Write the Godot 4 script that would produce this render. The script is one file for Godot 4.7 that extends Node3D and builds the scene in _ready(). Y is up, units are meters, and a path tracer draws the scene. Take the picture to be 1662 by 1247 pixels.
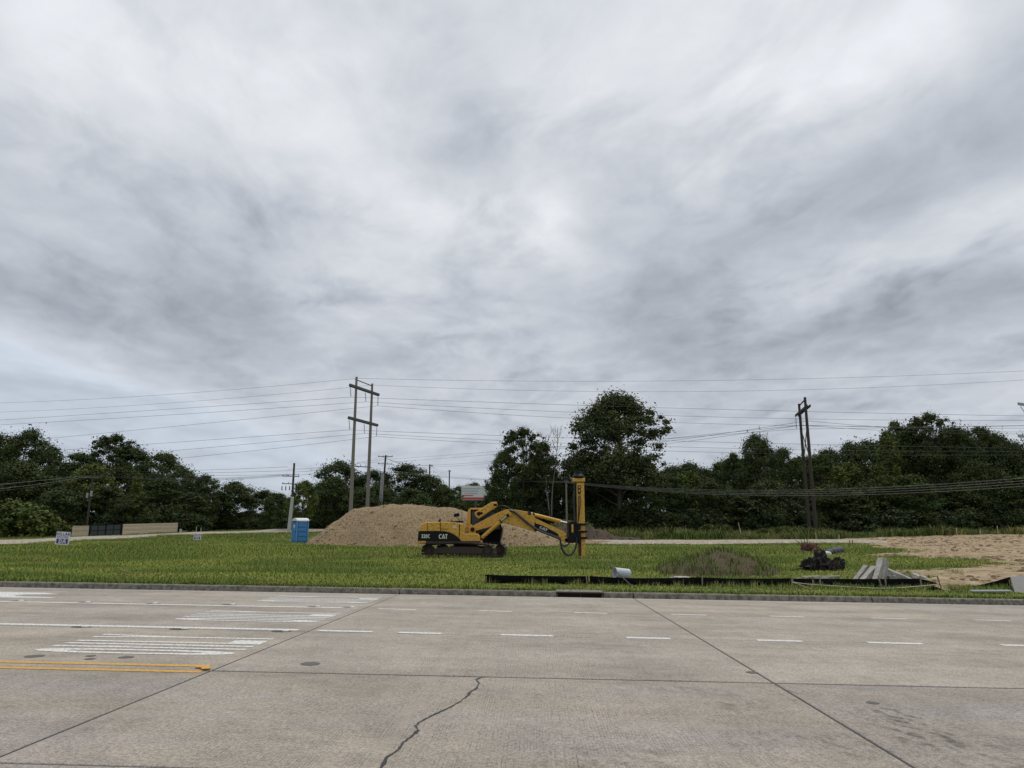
extends Node3D

# ---------- camera constants (also used to turn picture measurements into metres) ----------
const F := 1154.0
const CX := 831.0
const CY := 623.5
const TH := 0.20056          # upward pitch of the lens
const EYE := 1.5             # eye height above the road origin
const RA := -0.01484         # road falls to the right
const RB := -0.01372         # and away from the crown
const PSI := -0.03202        # road direction

var rng := RandomNumberGenerator.new()
var names := {}
var mats := {}
var hg := PackedFloat32Array()
const GX0 := -170.0
const GD0 := 14.0
const GS := 2.0
const GNX := 171
const GND := 110
var fine := FastNoiseLite.new()
var road_xf := Transform3D()

# ---------------------------------------------------------------- helpers: places
func P(px: float, py: float, d: float) -> Vector3:
	var x := (px - CX) / F
	var y := -(py - CY) / F
	var r := Vector3(x, y * cos(TH) + sin(TH), -(cos(TH) - y * sin(TH)))
	r *= d / -r.z
	return Vector3(r.x, r.y + EYE, -d)

func X(px: float, d: float) -> float:
	return (px - CX) / F * (d * cos(TH) - 1.5 * sin(TH))

func on_ground(px: float, d: float, lift := 0.0) -> Vector3:
	var x := X(px, d)
	return Vector3(x, H(x, d) + lift, -d)

func road_y(x: float, d: float) -> float:
	return RA * x + RB * d

func u_of(x: float, d: float) -> float:
	return x * cos(PSI) + d * sin(PSI)

func v_of(x: float, d: float) -> float:
	return -x * sin(PSI) + d * cos(PSI)

func x_of(u: float, v: float) -> float:
	return u * cos(PSI) - v * sin(PSI)

func d_of(u: float, v: float) -> float:
	return u * sin(PSI) + v * cos(PSI)

func H(x: float, d: float) -> float:
	var fx: float = clampf((x - GX0) / GS, 0.0, GNX - 1.001)
	var fd: float = clampf((d - GD0) / GS, 0.0, GND - 1.001)
	var i := int(fx)
	var j := int(fd)
	fx -= i
	fd -= j
	var a := lerpf(hg[j * GNX + i], hg[j * GNX + i + 1], fx)
	var b := lerpf(hg[(j + 1) * GNX + i], hg[(j + 1) * GNX + i + 1], fx)
	return lerpf(a, b, fd)

func build_heights() -> void:
	var c := []
	for k in range(-14, 15):
		var u := k * 6.0
		for v in [14.0, 20.0]:
			var x := x_of(u, v)
			var d := d_of(u, v)
			c.append(Vector3(x, d, road_y(x, d) + 0.13))
	# [px, py, depth] read off the photograph
	for q in [[760, 906, 44], [940, 908, 43.5], [300, 930, 27], [831, 926, 32], [200, 915, 36], [550, 915, 36], [485, 882, 68], [600, 887, 60], [520, 884, 64], [900, 886, 62], [98, 886, 58], [0, 888, 60], [319, 878, 66], [0, 884, 64], [160, 877, 72], [320, 869, 80], [440, 866, 88], [0, 880, 70], [160, 873, 81], [320, 866, 92], [440, 861, 102], [1000, 886, 62], [1000, 879, 72], [1300, 883, 64], [1300, 879, 72], [1100, 873, 84], [1100, 868, 98], [1600, 875, 75], [1600, 868, 92], [1400, 885, 60], [1662, 900, 45], [1662, 935, 27], [1550, 945, 24], [1400, 905, 42], [1200, 905, 42], [1150, 938, 27], [1350, 930, 29], [1000, 925, 32]]:
		var p := P(q[0], q[1], q[2])
		c.append(Vector3(p.x, q[2], p.y))
	for x in range(-160, 170, 40):
		c.append(Vector3(x, 112, 0.75))
		c.append(Vector3(x, 140, 0.95))
		c.append(Vector3(x, 225, 1.0))
	for q in [[-90, 60, 0.1], [-120, 90, 0.4], [90, 50, -0.1], [100, 80, 0.3], [-70, 30, -0.05], [70, 25, -0.6]]:
		c.append(Vector3(q[0], q[1], q[2]))
	hg.resize(GNX * GND)
	for j in GND:
		for i in GNX:
			var x := GX0 + i * GS
			var d := GD0 + j * GS
			var sw := 0.0
			var sh := 0.0
			for q in c:
				var dx: float = q.x - x
				var dd: float = q.y - d
				var w := 1.0 / pow(dx * dx * 0.6 + dd * dd + 3.0, 2.0)
				sw += w
				sh += w * q.z
			hg[j * GNX + i] = sh / sw

# ---------------------------------------------------------------- helpers: nodes
func numbered(n: String) -> String:
	if not names.has(n):
		names[n] = 0
		return n
	names[n] += 1
	return "%s_%03d" % [n, names[n]]

func tag(o: Node, label: String, category: String, group := "", kind := "") -> void:
	if label: o.set_meta("label", label)
	if category: o.set_meta("category", category)
	if group: o.set_meta("group", group)
	if kind: o.set_meta("kind", kind)

func thing(n: String, label: String, category: String, at := Vector3.ZERO, turn := 0.0, group := "") -> Node3D:
	var o := Node3D.new()
	o.name = numbered(n)
	add_child(o)
	o.position = at
	o.rotation.y = turn
	tag(o, label, category, group)
	return o

func put(parent: Node, n: String, mesh: Mesh, m: Material, at := Vector3.ZERO) -> MeshInstance3D:
	var o := MeshInstance3D.new()
	o.name = numbered(n) if parent == self else n
	o.mesh = mesh
	o.material_override = m
	parent.add_child(o, true)
	o.position = at
	return o

func struct(n: String, mesh: Mesh, m: Material) -> MeshInstance3D:
	var o := put(self, n, mesh, m)
	o.set_meta("kind", "structure")
	return o

# ---------------------------------------------------------------- helpers: shapes
func S() -> SurfaceTool:
	var st := SurfaceTool.new()
	st.begin(Mesh.PRIMITIVE_TRIANGLES)
	return st

func done(st: SurfaceTool) -> ArrayMesh:
	st.generate_normals()
	return st.commit()

func flat(st: SurfaceTool) -> void:
	st.set_smooth_group(-1)

func tri(st: SurfaceTool, a: Vector3, b: Vector3, c: Vector3) -> void:
	st.add_vertex(a)
	st.add_vertex(b)
	st.add_vertex(c)

func quad(st: SurfaceTool, a: Vector3, b: Vector3, c: Vector3, d: Vector3) -> void:
	# clockwise seen from the front
	tri(st, a, b, c)
	tri(st, a, c, d)

# box with chamfered edges
func box(st: SurfaceTool, xf: Transform3D, size: Vector3, ch := 0.01) -> void:
	flat(st)
	var h := size / 2.0
	ch = minf(ch, minf(h.x, minf(h.y, h.z)) * 0.8)
	var ax := [Vector3.RIGHT, Vector3.UP, Vector3.BACK]
	for k in 3:
		var n: Vector3 = ax[k]
		var a: Vector3 = ax[(k + 1) % 3]
		var b: Vector3 = ax[(k + 2) % 3]
		var hn := h.dot(n)
		var ha := h.dot(a) - ch
		var hb := h.dot(b) - ch
		for s in [1.0, -1.0]:
			var c: Vector3 = n * hn * s
			var q := [c + a * ha + b * hb, c - a * ha + b * hb, c - a * ha - b * hb, c + a * ha - b * hb]
			if s > 0: q.reverse()
			quad(st, xf * q[0], xf * q[1], xf * q[2], xf * q[3])
		# the four long edges along n
		var hl := hn - ch
		for sa in [1.0, -1.0]:
			for sb in [1.0, -1.0]:
				var e0: Vector3 = a * (h.dot(a)) * sa + b * hb * sb
				var e1: Vector3 = a * ha * sa + b * (h.dot(b)) * sb
				var q := [e0 + n * hl, e0 - n * hl, e1 - n * hl, e1 + n * hl]
				if sa * sb > 0: q.reverse()
				quad(st, xf * q[0], xf * q[1], xf * q[2], xf * q[3])
	for sx in [1.0, -1.0]:
		for sy in [1.0, -1.0]:
			for sz in [1.0, -1.0]:
				var v0 := Vector3(h.x * sx, (h.y - ch) * sy, (h.z - ch) * sz)
				var v1 := Vector3((h.x - ch) * sx, h.y * sy, (h.z - ch) * sz)
				var v2 := Vector3((h.x - ch) * sx, (h.y - ch) * sy, h.z * sz)
				if sx * sy * sz > 0: tri(st, xf * v0, xf * v2, xf * v1)
				else: tri(st, xf * v0, xf * v1, xf * v2)

func bx(st: SurfaceTool, c: Vector3, size: Vector3, ch := 0.01) -> void:
	box(st, Transform3D(Basis(), c), size, ch)

# a bar from a to b, rectangular section w (sideways) by h
func bar(st: SurfaceTool, a: Vector3, b: Vector3, w: float, h: float, ch := 0.006, side := Vector3.ZERO) -> void:
	var x := (b - a).normalized()
	var s := side if side != Vector3.ZERO else (Vector3.UP if absf(x.y) < 0.95 else Vector3.BACK)
	var z := x.cross(s).normalized()
	var y := z.cross(x).normalized()
	box(st, Transform3D(Basis(x, y, z), (a + b) / 2.0), Vector3(a.distance_to(b), h, w), ch)

func tube(st: SurfaceTool, pts: Array, r0: float, r1 := -1.0, sides := 8, caps := true) -> void:
	if r1 < 0.0: r1 = r0
	var n := pts.size()
	var rings := []
	var up := Vector3.UP
	var d0: Vector3 = (pts[1] - pts[0]).normalized()
	if absf(d0.dot(up)) > 0.9: up = Vector3.RIGHT
	for i in n:
		var t: Vector3 = (pts[mini(i + 1, n - 1)] - pts[maxi(i - 1, 0)]).normalized()
		var a := t.cross(up).normalized()
		var b := a.cross(t).normalized()
		up = b
		var r := lerpf(r0, r1, float(i) / (n - 1))
		var ring := PackedVector3Array()
		for k in sides:
			var an := TAU * k / sides
			ring.append(pts[i] + (a * cos(an) + b * sin(an)) * r)
		rings.append(ring)
	st.set_smooth_group(1)
	for i in n - 1:
		for k in sides:
			var k2 := (k + 1) % sides
			quad(st, rings[i][k], rings[i][k2], rings[i + 1][k2], rings[i + 1][k])
	if caps:
		flat(st)
		for k in range(1, sides - 1):
			tri(st, rings[0][0], rings[0][k + 1], rings[0][k])
			tri(st, rings[n - 1][0], rings[n - 1][k], rings[n - 1][k + 1])

# polygon (x, y) drawn out along z, edges chamfered
func prism(st: SurfaceTool, poly: Array, z0: float, z1: float, ch := 0.012) -> void:
	var pl := PackedVector2Array(poly)
	if Geometry2D.is_polygon_clockwise(pl): pl.reverse()
	var n := pl.size()
	var inn := PackedVector2Array()
	for i in n:
		var p := pl[i]
		var e0 := (p - pl[(i + n - 1) % n]).normalized()
		var e1 := (pl[(i + 1) % n] - p).normalized()
		var n0 := Vector2(-e0.y, e0.x)
		var n1 := Vector2(-e1.y, e1.x)
		var bi := (n0 + n1).normalized()
		inn.append(p + bi * ch / maxf(0.35, bi.dot(n0)))
	var idx := Geometry2D.triangulate_polygon(inn)
	flat(st)
	for i in range(0, idx.size(), 3):
		var a := inn[idx[i]]
		var b := inn[idx[i + 1]]
		var c := inn[idx[i + 2]]
		if (b - a).cross(c - a) > 0.0:
			var t := b
			b = c
			c = t
		tri(st, Vector3(a.x, a.y, z1), Vector3(b.x, b.y, z1), Vector3(c.x, c.y, z1))
		tri(st, Vector3(a.x, a.y, z0), Vector3(c.x, c.y, z0), Vector3(b.x, b.y, z0))
	for i in n:
		var j := (i + 1) % n
		var lay := [[inn[i], inn[j], z1], [pl[i], pl[j], z1 - ch], [pl[i], pl[j], z0 + ch], [inn[i], inn[j], z0]]
		for k in 3:
			var A = lay[k]
			var B = lay[k + 1]
			quad(st, Vector3(A[0].x, A[0].y, A[2]), Vector3(A[1].x, A[1].y, A[2]), Vector3(B[1].x, B[1].y, B[2]), Vector3(B[0].x, B[0].y, B[2]))

func lathe(st: SurfaceTool, prof: Array, xf := Transform3D(), sides := 16) -> void:
	st.set_smooth_group(-1)
	for i in prof.size() - 1:
		for k in sides:
			var a0 := TAU * k / sides
			var a1 := TAU * (k + 1) / sides
			var p: Vector2 = prof[i]
			var q: Vector2 = prof[i + 1]
			quad(st, xf * Vector3(cos(a0) * p.x, p.y, sin(a0) * p.x), xf * Vector3(cos(a0) * q.x, q.y, sin(a0) * q.x), xf * Vector3(cos(a1) * q.x, q.y, sin(a1) * q.x), xf * Vector3(cos(a1) * p.x, p.y, sin(a1) * p.x))

func catenary(a: Vector3, b: Vector3, sag: float, n := 24) -> Array:
	var o := []
	for i in n + 1:
		var t := float(i) / n
		var p := a.lerp(b, t)
		p.y -= sag * 4.0 * t * (1.0 - t)
		o.append(p)
	return o

func text(parent: Node, n: String, s: String, height: float, depth: float, m: Material, at: Vector3, bold := true) -> MeshInstance3D:
	var f := SystemFont.new()
	f.font_names = PackedStringArray(["Droid Sans"])
	f.font_weight = 700 if bold else 400
	var t := TextMesh.new()
	t.font = f
	t.text = s
	t.font_size = 64
	t.pixel_size = height / 46.0
	t.depth = depth
	return put(parent, n, t, m, at)

# ---------------------------------------------------------------- helpers: materials
func flat_mat(n: String, c: Color, rough := 0.8, metal := 0.0) -> StandardMaterial3D:
	if mats.has(n): return mats[n]
	var m := StandardMaterial3D.new()
	m.albedo_color = c.linear_to_srgb()
	m.roughness = rough
	m.metallic = metal
	m.cull_mode = BaseMaterial3D.CULL_DISABLED
	mats[n] = m
	return m

func noise_bytes(w: int, sd: int, freq: float, octaves := 4, type := FastNoiseLite.TYPE_SIMPLEX_SMOOTH) -> PackedByteArray:
	var f := FastNoiseLite.new()
	f.seed = sd
	f.noise_type = type
	f.frequency = freq
	f.fractal_type = FastNoiseLite.FRACTAL_FBM
	f.fractal_octaves = octaves
	var im := f.get_seamless_image(w, w)
	im.convert(Image.FORMAT_L8)
	return im.get_data()

# layers: [bytes, weight]; ramp: linear colours from dark to bright
func ramp_tex(w: int, layers: Array, ramp: Array, gain := 1.0) -> ImageTexture:
	var lut := PackedByteArray()
	lut.resize(256 * 3)
	for i in 256:
		var t := clampf((i / 255.0 - 0.5) * gain + 0.5, 0.0, 1.0) * (ramp.size() - 1)
		var k := mini(int(t), ramp.size() - 2)
		var c: Color = (ramp[k] as Color).lerp(ramp[k + 1], t - k).linear_to_srgb()
		lut[i * 3] = int(c.r * 255)
		lut[i * 3 + 1] = int(c.g * 255)
		lut[i * 3 + 2] = int(c.b * 255)
	var out := PackedByteArray()
	out.resize(w * w * 3)
	var nl := layers.size()
	var b0: PackedByteArray = layers[0][0]
	var w0: float = layers[0][1]
	var b1: PackedByteArray = layers[mini(1, nl - 1)][0]
	var w1: float = layers[1][1] if nl > 1 else 0.0
	var b2: PackedByteArray = layers[mini(2, nl - 1)][0]
	var w2: float = layers[2][1] if nl > 2 else 0.0
	for i in w * w:
		var v := int(b0[i] * w0 + b1[i] * w1 + b2[i] * w2)
		v = clampi(v, 0, 255) * 3
		out[i * 3] = lut[v]
		out[i * 3 + 1] = lut[v + 1]
		out[i * 3 + 2] = lut[v + 2]
	var im := Image.create_from_data(w, w, false, Image.FORMAT_RGB8, out)
	return ImageTexture.create_from_image(im)

func normal_tex(w: int, b: PackedByteArray, strength: float) -> ImageTexture:
	var im := Image.create_from_data(w, w, false, Image.FORMAT_L8, b)
	im.convert(Image.FORMAT_RGBA8)
	im.bump_map_to_normal_map(strength)
	return ImageTexture.create_from_image(im)

# a mottled surface, laid on in world space, tile metres wide
func mottled(n: String, ramp: Array, tile: float, rough := 0.9, freq := 0.02, seed_ := 1, gain := 1.6, bump := 0.0, w := 512, world := true) -> StandardMaterial3D:
	if mats.has(n): return mats[n]
	var m := StandardMaterial3D.new()
	var a := noise_bytes(w, seed_, freq, 5)
	var b := noise_bytes(w, seed_ + 7, freq * 8.0, 3)
	m.albedo_texture = ramp_tex(w, [[a, 0.6], [b, 0.4]], ramp, gain)
	m.uv1_triplanar = true
	m.uv1_world_triplanar = world
	m.uv1_scale = Vector3.ONE / tile
	m.roughness = rough
	m.cull_mode = BaseMaterial3D.CULL_DISABLED
	if bump > 0.0:
		m.normal_enabled = true
		m.normal_texture = normal_tex(w, b, bump)
		m.normal_scale = 1.0
	mats[n] = m
	return m

func leaf_mat(n: String, rough := 0.6, back := 0.25) -> StandardMaterial3D:
	if mats.has(n): return mats[n]
	var m := StandardMaterial3D.new()
	m.vertex_color_use_as_albedo = true
	m.roughness = rough
	m.metallic_specular = 0.3
	m.cull_mode = BaseMaterial3D.CULL_DISABLED
	m.backlight_enabled = true
	m.backlight = Color(back, back, back)
	mats[n] = m
	return m

func c3(r: float, g: float, b: float) -> Color:
	return Color(r, g, b)

# ---------------------------------------------------------------- sky and light
var nw := FastNoiseLite.new()
var na := FastNoiseLite.new()
var nb := FastNoiseLite.new()
var bands := []
var wedge := []

func az_el(px: float, py: float) -> Vector2:
	var p := P(px, py, 1.0) - Vector3(0, EYE, 0)
	return Vector2(rad_to_deg(atan2(p.x, -p.z)), rad_to_deg(atan2(p.y, Vector2(p.x, p.z).length())))

func sky_color(az: float, el: float) -> Color:
	var y := sin(el)
	var r := cos(el) / (maxf(y, 0.0) + 0.11)
	var q := Vector2(sin(az + 0.2), cos(az + 0.2)) * r
	var w := nw.get_noise_2d(q.x * 60.0, q.y * 45.0)
	var w2 := nw.get_noise_2d(q.x * 240.0 + 70.0, q.y * 200.0)
	var a := na.get_noise_2d(q.x * 75.0 + w * 10.0, q.y * 30.0 + w * 6.0)
	var b := nb.get_noise_2d(q.x * 170.0 + w * 26.0 + w2 * 9.0, q.y * 125.0 - w * 20.0 + w2 * 9.0)
	var rip := nb.get_noise_2d(q.x * 430.0 + w2 * 30.0 + 300.0, q.y * 330.0 - w2 * 26.0)
	var p := Vector2(rad_to_deg(az), rad_to_deg(el))
	var wob := p + Vector2(w * 2.5 + b * 3.0, a * 1.5 + b * 2.6)
	# billowing undersides: bright rims where the sheet thins, dark folds where it thickens
	var fold := 1.0 - 2.4 * absf(b)
	var l := 0.54 + 0.08 * a + 0.115 * b + 0.035 * fold + 0.07 * rip + 0.07 * clampf((rad_to_deg(el) - 20.0) / 20.0, -0.6, 1.0)
	for s in bands:
		var c := Geometry2D.get_closest_point_to_segment(wob, s[0], s[1])
		var d2: float = c.distance_squared_to(wob) / (s[2] * s[2])
		if d2 < 5.0: l += s[3] * exp(-d2)
	var near_hz := clampf(1.0 - rad_to_deg(el) / 9.0, 0.0, 1.0)
	var col := Color(0.90, 0.985, 1.13).lerp(Color(0.955, 0.99, 1.045), clampf((l - 0.36) / 0.34, 0.0, 1.0))
	# a thinner, bluer sheet under the edge of the low cloud
	var wd := wob.lerp(p, 0.75)
	var e: Vector2 = (wedge[1] - wedge[0]).normalized()
	var sd: float = e.x * (wd.y - wedge[0].y) - e.y * (wd.x - wedge[0].x)
	var m := smoothstep(0.5, -1.0, sd) * smoothstep(-75.0, -50.0, p.x) * (1.0 - smoothstep(-12.0, -4.0, p.x))
	l = lerpf(l, 0.56 + 0.06 * a + 0.11 * b, m * 0.85)
	l += 0.07 * exp(-sd * sd / 1.2) * smoothstep(-60.0, -45.0, p.x) * (1.0 - smoothstep(-22.0, -12.0, p.x))
	col = col.lerp(Color(0.885, 0.99, 1.13), m)
	l = lerpf(l, 0.535 + 0.07 * b, near_hz * 0.8)
	col = col.lerp(Color(0.90, 0.99, 1.11), near_hz * 0.8)
	l = clampf(l, 0.30, 0.88)
	return Color(l * col.r, l * col.g, l * col.b)

func make_sky() -> ImageTexture:
	nw.seed = 5
	na.seed = 23
	nb.seed = 12
	for n in [nw, na, nb]:
		n.noise_type = FastNoiseLite.TYPE_SIMPLEX_SMOOTH
		n.fractal_type = FastNoiseLite.FRACTAL_FBM
		n.frequency = 0.01
	nw.fractal_octaves = 2
	na.fractal_octaves = 4
	nb.fractal_octaves = 6
	nb.fractal_gain = 0.6
	for s in [[1720, 130, 1050, 470, 4.6, -0.17], [1720, 430, 1120, 590, 3.0, -0.15], [1720, 300, 1230, 450, 2.2, 0.10], [280, 410, 780, 250, 2.6, -0.06], [900, 230, 700, 290, 1.5, -0.04], [1500, 20, 1250, 170, 3.0, 0.13], [-80, 430, 420, 520, 4.5, -0.11], [380, 480, 650, 570, 2.5, -0.07], [600, 300, 900, 350, 3.2, 0.13], [120, 40, 520, 150, 6.0, 0.12], [20, 690, 300, 705, 1.3, 0.13], [330, 240, -20, 330, 3.5, -0.06], [920, 400, 1000, 430, 2.0, 0.08], [850, 120, 1250, 60, 5.0, 0.07], [1100, 600, 1400, 580, 1.5, 0.05]]:
		bands.append([az_el(s[0], s[1]), az_el(s[2], s[3]), s[4], s[5]])
	wedge = [az_el(0, 527), az_el(430, 690)]
	var lw := 448
	var lh := 224
	var low := PackedByteArray()
	low.resize(lw * lh * 3)
	for j in lh:
		var el := PI / 2.0 - (j + 0.5) / lh * PI
		for i in lw:
			var c := Color(0.2, 0.2, 0.18)
			if el > -0.04:
				var az := wrapf((i + 0.5) / lw * TAU, -PI, PI)
				c = sky_color(az, el)
			c = c.linear_to_srgb()
			var k := (j * lw + i) * 3
			low[k] = int(c.r * 255.0)
			low[k + 1] = int(c.g * 255.0)
			low[k + 2] = int(c.b * 255.0)
	var im := Image.create_from_data(lw, lh, false, Image.FORMAT_RGB8, low)
	im.resize(4096, 2048, Image.INTERPOLATE_CUBIC)
	# the same sky worked out more finely over the field
	var cols := 500
	for j in range(500, 1030):
		var el := PI / 2.0 - (j + 0.5) / 2048.0 * PI
		if el < -0.01: break
		for i in range(-cols, cols):
			var az := (i + 0.5) / 4096.0 * TAU
			im.set_pixel((i + 4096) % 4096, j, sky_color(az, el).linear_to_srgb())
	return ImageTexture.create_from_image(im)

func setup_camera_and_light() -> void:
	var cam := Camera3D.new()
	cam.name = "camera"
	cam.position = Vector3(0, EYE, 0)
	cam.rotation.x = TH
	cam.fov = rad_to_deg(2.0 * atan(CY / F))
	cam.near = 0.1
	cam.far = 3000.0
	add_child(cam)
	cam.current = true
	var sky := Sky.new()
	var sm := PanoramaSkyMaterial.new()
	sm.panorama = make_sky()
	sky.sky_material = sm
	var env := Environment.new()
	env.background_mode = Environment.BG_SKY
	env.sky = sky
	env.tonemap_mode = Environment.TONE_MAPPER_LINEAR
	env.tonemap_exposure = 1.12
	env.sdfgi_enabled = true
	env.ssao_enabled = true
	env.ssil_enabled = true
	var we := WorldEnvironment.new()
	we.name = "environment"
	we.environment = env
	add_child(we)
	var sun := DirectionalLight3D.new()
	sun.name = "sun"
	sun.light_energy = 0.46
	sun.light_color = Color(1.0, 0.965, 0.91)
	sun.light_angular_distance = 14.0
	sun.shadow_enabled = true
	add_child(sun)
	sun.look_at_from_position(Vector3(0.25, 0.9, -0.35) * 100.0, Vector3.ZERO)

# ---------------------------------------------------------------- road
func road_maps() -> Array:
	# fine: aggregate speckle and transverse tining, one tile is 2.5 m
	var w := 1024
	var sp := noise_bytes(w, 3, 0.16, 2)
	var md := noise_bytes(w, 5, 0.05, 3)
	var bl := noise_bytes(w, 9, 0.012, 4)
	var patch := noise_bytes(w, 31, 0.006, 3)
	var cell := noise_bytes(w, 14, 0.09, 2, FastNoiseLite.TYPE_CELLULAR)
	var groove := PackedFloat32Array()
	groove.resize(w)
	var r := RandomNumberGenerator.new()
	r.seed = 4
	var x := 0.0
	while x < w:
		var depth := r.randf_range(0.35, 1.0)
		for k in range(-2, 3):
			var i := (int(x) + k + w) % w
			groove[i] = maxf(groove[i], depth * (1.0 - absf(k) / 2.6))
		x += r.randf_range(8.0, 14.0)
	var out := PackedByteArray()
	out.resize(w * w * 3)
	var bump := PackedByteArray()
	bump.resize(w * w)
	var lut := PackedByteArray()
	lut.resize(1024 * 3)
	for i in 1024:
		for c in 3:
			lut[i * 3 + c] = clampi(int(pow(clampf(i / 700.0 * [0.41, 0.372, 0.322][c] * 1.2, 0.02, 0.9), 1.0 / 2.2) * 255.0), 0, 255)
	for j in w:
		for i in w:
			var k := j * w + i
			var s := sp[k] / 255.0 - 0.5
			var m := md[k] / 255.0 - 0.5
			var t := clampf((patch[k] - 96) / 80.0, 0.10, 1.0)
			var g := groove[i] * t * (0.3 + 0.7 * cell[k] / 255.0)
			var v := int(700.0 * (0.83 + 0.75 * s + 0.55 * m + 0.16 * (bl[k] / 255.0 - 0.5) - 0.40 * g))
			v = clampi(v, 40, 1023) * 3
			out[k * 3] = lut[v]
			out[k * 3 + 1] = lut[v + 1]
			out[k * 3 + 2] = lut[v + 2]
			bump[k] = clampi(int(180 + s * 70 + m * 50 - 120 * g), 0, 255)
	var fine_tex := ImageTexture.create_from_image(Image.create_from_data(w, w, false, Image.FORMAT_RGB8, out))
	# coarse: wear, stains and scuffs of the whole carriageway, u -25..25 by v -5..20
	var cw := 1200
	var chh := 600
	var n1 := FastNoiseLite.new()
	n1.seed = 8
	n1.frequency = 0.35
	n1.fractal_octaves = 5
	var n2 := FastNoiseLite.new()
	n2.seed = 18
	n2.frequency = 3.0
	n2.fractal_octaves = 3
	var co := PackedByteArray()
	co.resize(cw * chh * 3)
	for j in chh:
		var v := -5.0 + j * 25.0 / chh
		# wheel tracks sit a quarter lane in from each joint
		var tracks := 0.0
		for c in [5.9, 7.5, 9.3, 10.95, 12.8, 14.6, 16.4, 18.3, 2.4, 4.0]:
			tracks += exp(-pow((v - c) / 0.33, 2.0))
		var gut := smoothstep(19.35, 19.75, v)
		for i in cw:
			var u := -25.0 + i * 50.0 / cw
			var a := n1.get_noise_2d(u * 0.5, v * 2.2)
			var b := n1.get_noise_2d(u * 1.7 + 40.0, v * 2.0)
			var f := n2.get_noise_2d(u * 0.6, v * 1.6)
			var l := 0.87 + 0.20 * a + 0.15 * b + 0.07 * f
			var cool := 0.0
			if v < 8.35:
				l -= 0.03
				cool = clampf(0.4 + a * 2.2, 0.0, 1.0)
				l -= 0.05 * cool
			l += tracks * (0.03 if v > 8.35 else -0.03) * (0.6 + b)
			l -= gut * (0.25 + 0.3 * b)
			# worn, dark scuffs where trucks turn
			if v > 4.0 and v < 9.0 and u > -5.0 and u < 6.0:
				var sc := n2.get_noise_2d(u * 2.4 + v * 0.8, v * 0.9) + 0.6 * n2.get_noise_2d(u * 7.0 + 30.0, v * 3.0)
				for q in [[3.15, 6.6, 0.35, 0.7, 0.75], [2.3, 5.9, 0.6, 0.5, 0.35], [1.9, 7.2, 0.30, 0.5, 0.35], [0.6, 5.4, 0.9, 0.45, 0.3], [3.4, 5.3, 0.4, 0.6, 0.45], [1.2, 7.9, 0.6, 0.2, 0.3], [2.6, 7.9, 0.35, 0.25, 0.35]]:
					var e := exp(-pow((u - q[0]) / q[2], 2.0) - pow((v - q[1]) / q[3], 2.0))
					if e > 0.02: l -= q[4] * e * clampf(sc * 1.5, 0.0, 1.0)
			l = clampf(l, 0.25, 1.0)
			var k := (j * cw + i) * 3
			co[k] = int(pow(clampf(l * (1.0 - 0.045 * cool), 0, 1), 1.0 / 2.2) * 255.0)
			co[k + 1] = int(pow(clampf(l * (1.0 - 0.04 * cool), 0, 1), 1.0 / 2.2) * 255.0)
			co[k + 2] = int(pow(clampf(l * (1.0 + 0.03 * cool), 0, 1), 1.0 / 2.2) * 255.0)
	var coarse := ImageTexture.create_from_image(Image.create_from_data(cw, chh, false, Image.FORMAT_RGB8, co))
	return [fine_tex, coarse, normal_tex(w, bump, 5.0)]

func slab_mesh(u0: float, u1: float, v0: float, v1: float, dy: float) -> ArrayMesh:
	var st := S()
	flat(st)
	var e := 0.006
	var rows := [[0.0, -0.16], [0.0, dy - e], [e, dy]]
	for k in 2:
		var A = rows[k]
		var B = rows[k + 1]
		var qa := [Vector2(u0 + A[0], v0 + A[0]), Vector2(u1 - A[0], v0 + A[0]), Vector2(u1 - A[0], v1 - A[0]), Vector2(u0 + A[0], v1 - A[0])]
		var qb := [Vector2(u0 + B[0], v0 + B[0]), Vector2(u1 - B[0], v0 + B[0]), Vector2(u1 - B[0], v1 - B[0]), Vector2(u0 + B[0], v1 - B[0])]
		for i in 4:
			var j := (i + 1) % 4
			for w in [[qa[i], A[1]], [qb[i], B[1]], [qb[j], B[1]], [qa[i], A[1]], [qb[j], B[1]], [qa[j], A[1]]]:
				slab_vert(st, w[0], w[1])
	var t := [Vector2(u0 + e, v0 + e), Vector2(u0 + e, v1 - e), Vector2(u1 - e, v1 - e), Vector2(u1 - e, v0 + e)]
	for i in [0, 1, 2, 0, 2, 3]:
		slab_vert(st, t[i], dy)
	st.generate_normals()
	st.generate_tangents()
	return st.commit()

func slab_vert(st: SurfaceTool, p: Vector2, y: float) -> void:
	st.set_uv(Vector2(p.x / 2.5, p.y / 2.5))
	st.set_uv2(Vector2((p.x + 25.0) / 50.0, (p.y + 5.0) / 25.0))
	st.add_vertex(Vector3(p.x, y, -p.y))

func strip(pts: Array, w: float, y: float) -> ArrayMesh:
	# flat ribbon along (u, v) points
	var st := S()
	flat(st)
	for i in pts.size() - 1:
		var a: Vector2 = pts[i]
		var b: Vector2 = pts[i + 1]
		var n := (b - a).orthogonal().normalized() * w / 2.0
		quad(st, Vector3(a.x + n.x, y, -(a.y + n.y)), Vector3(b.x + n.x, y, -(b.y + n.y)), Vector3(b.x - n.x, y, -(b.y - n.y)), Vector3(a.x - n.x, y, -(a.y - n.y)))
	return done(st)

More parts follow.
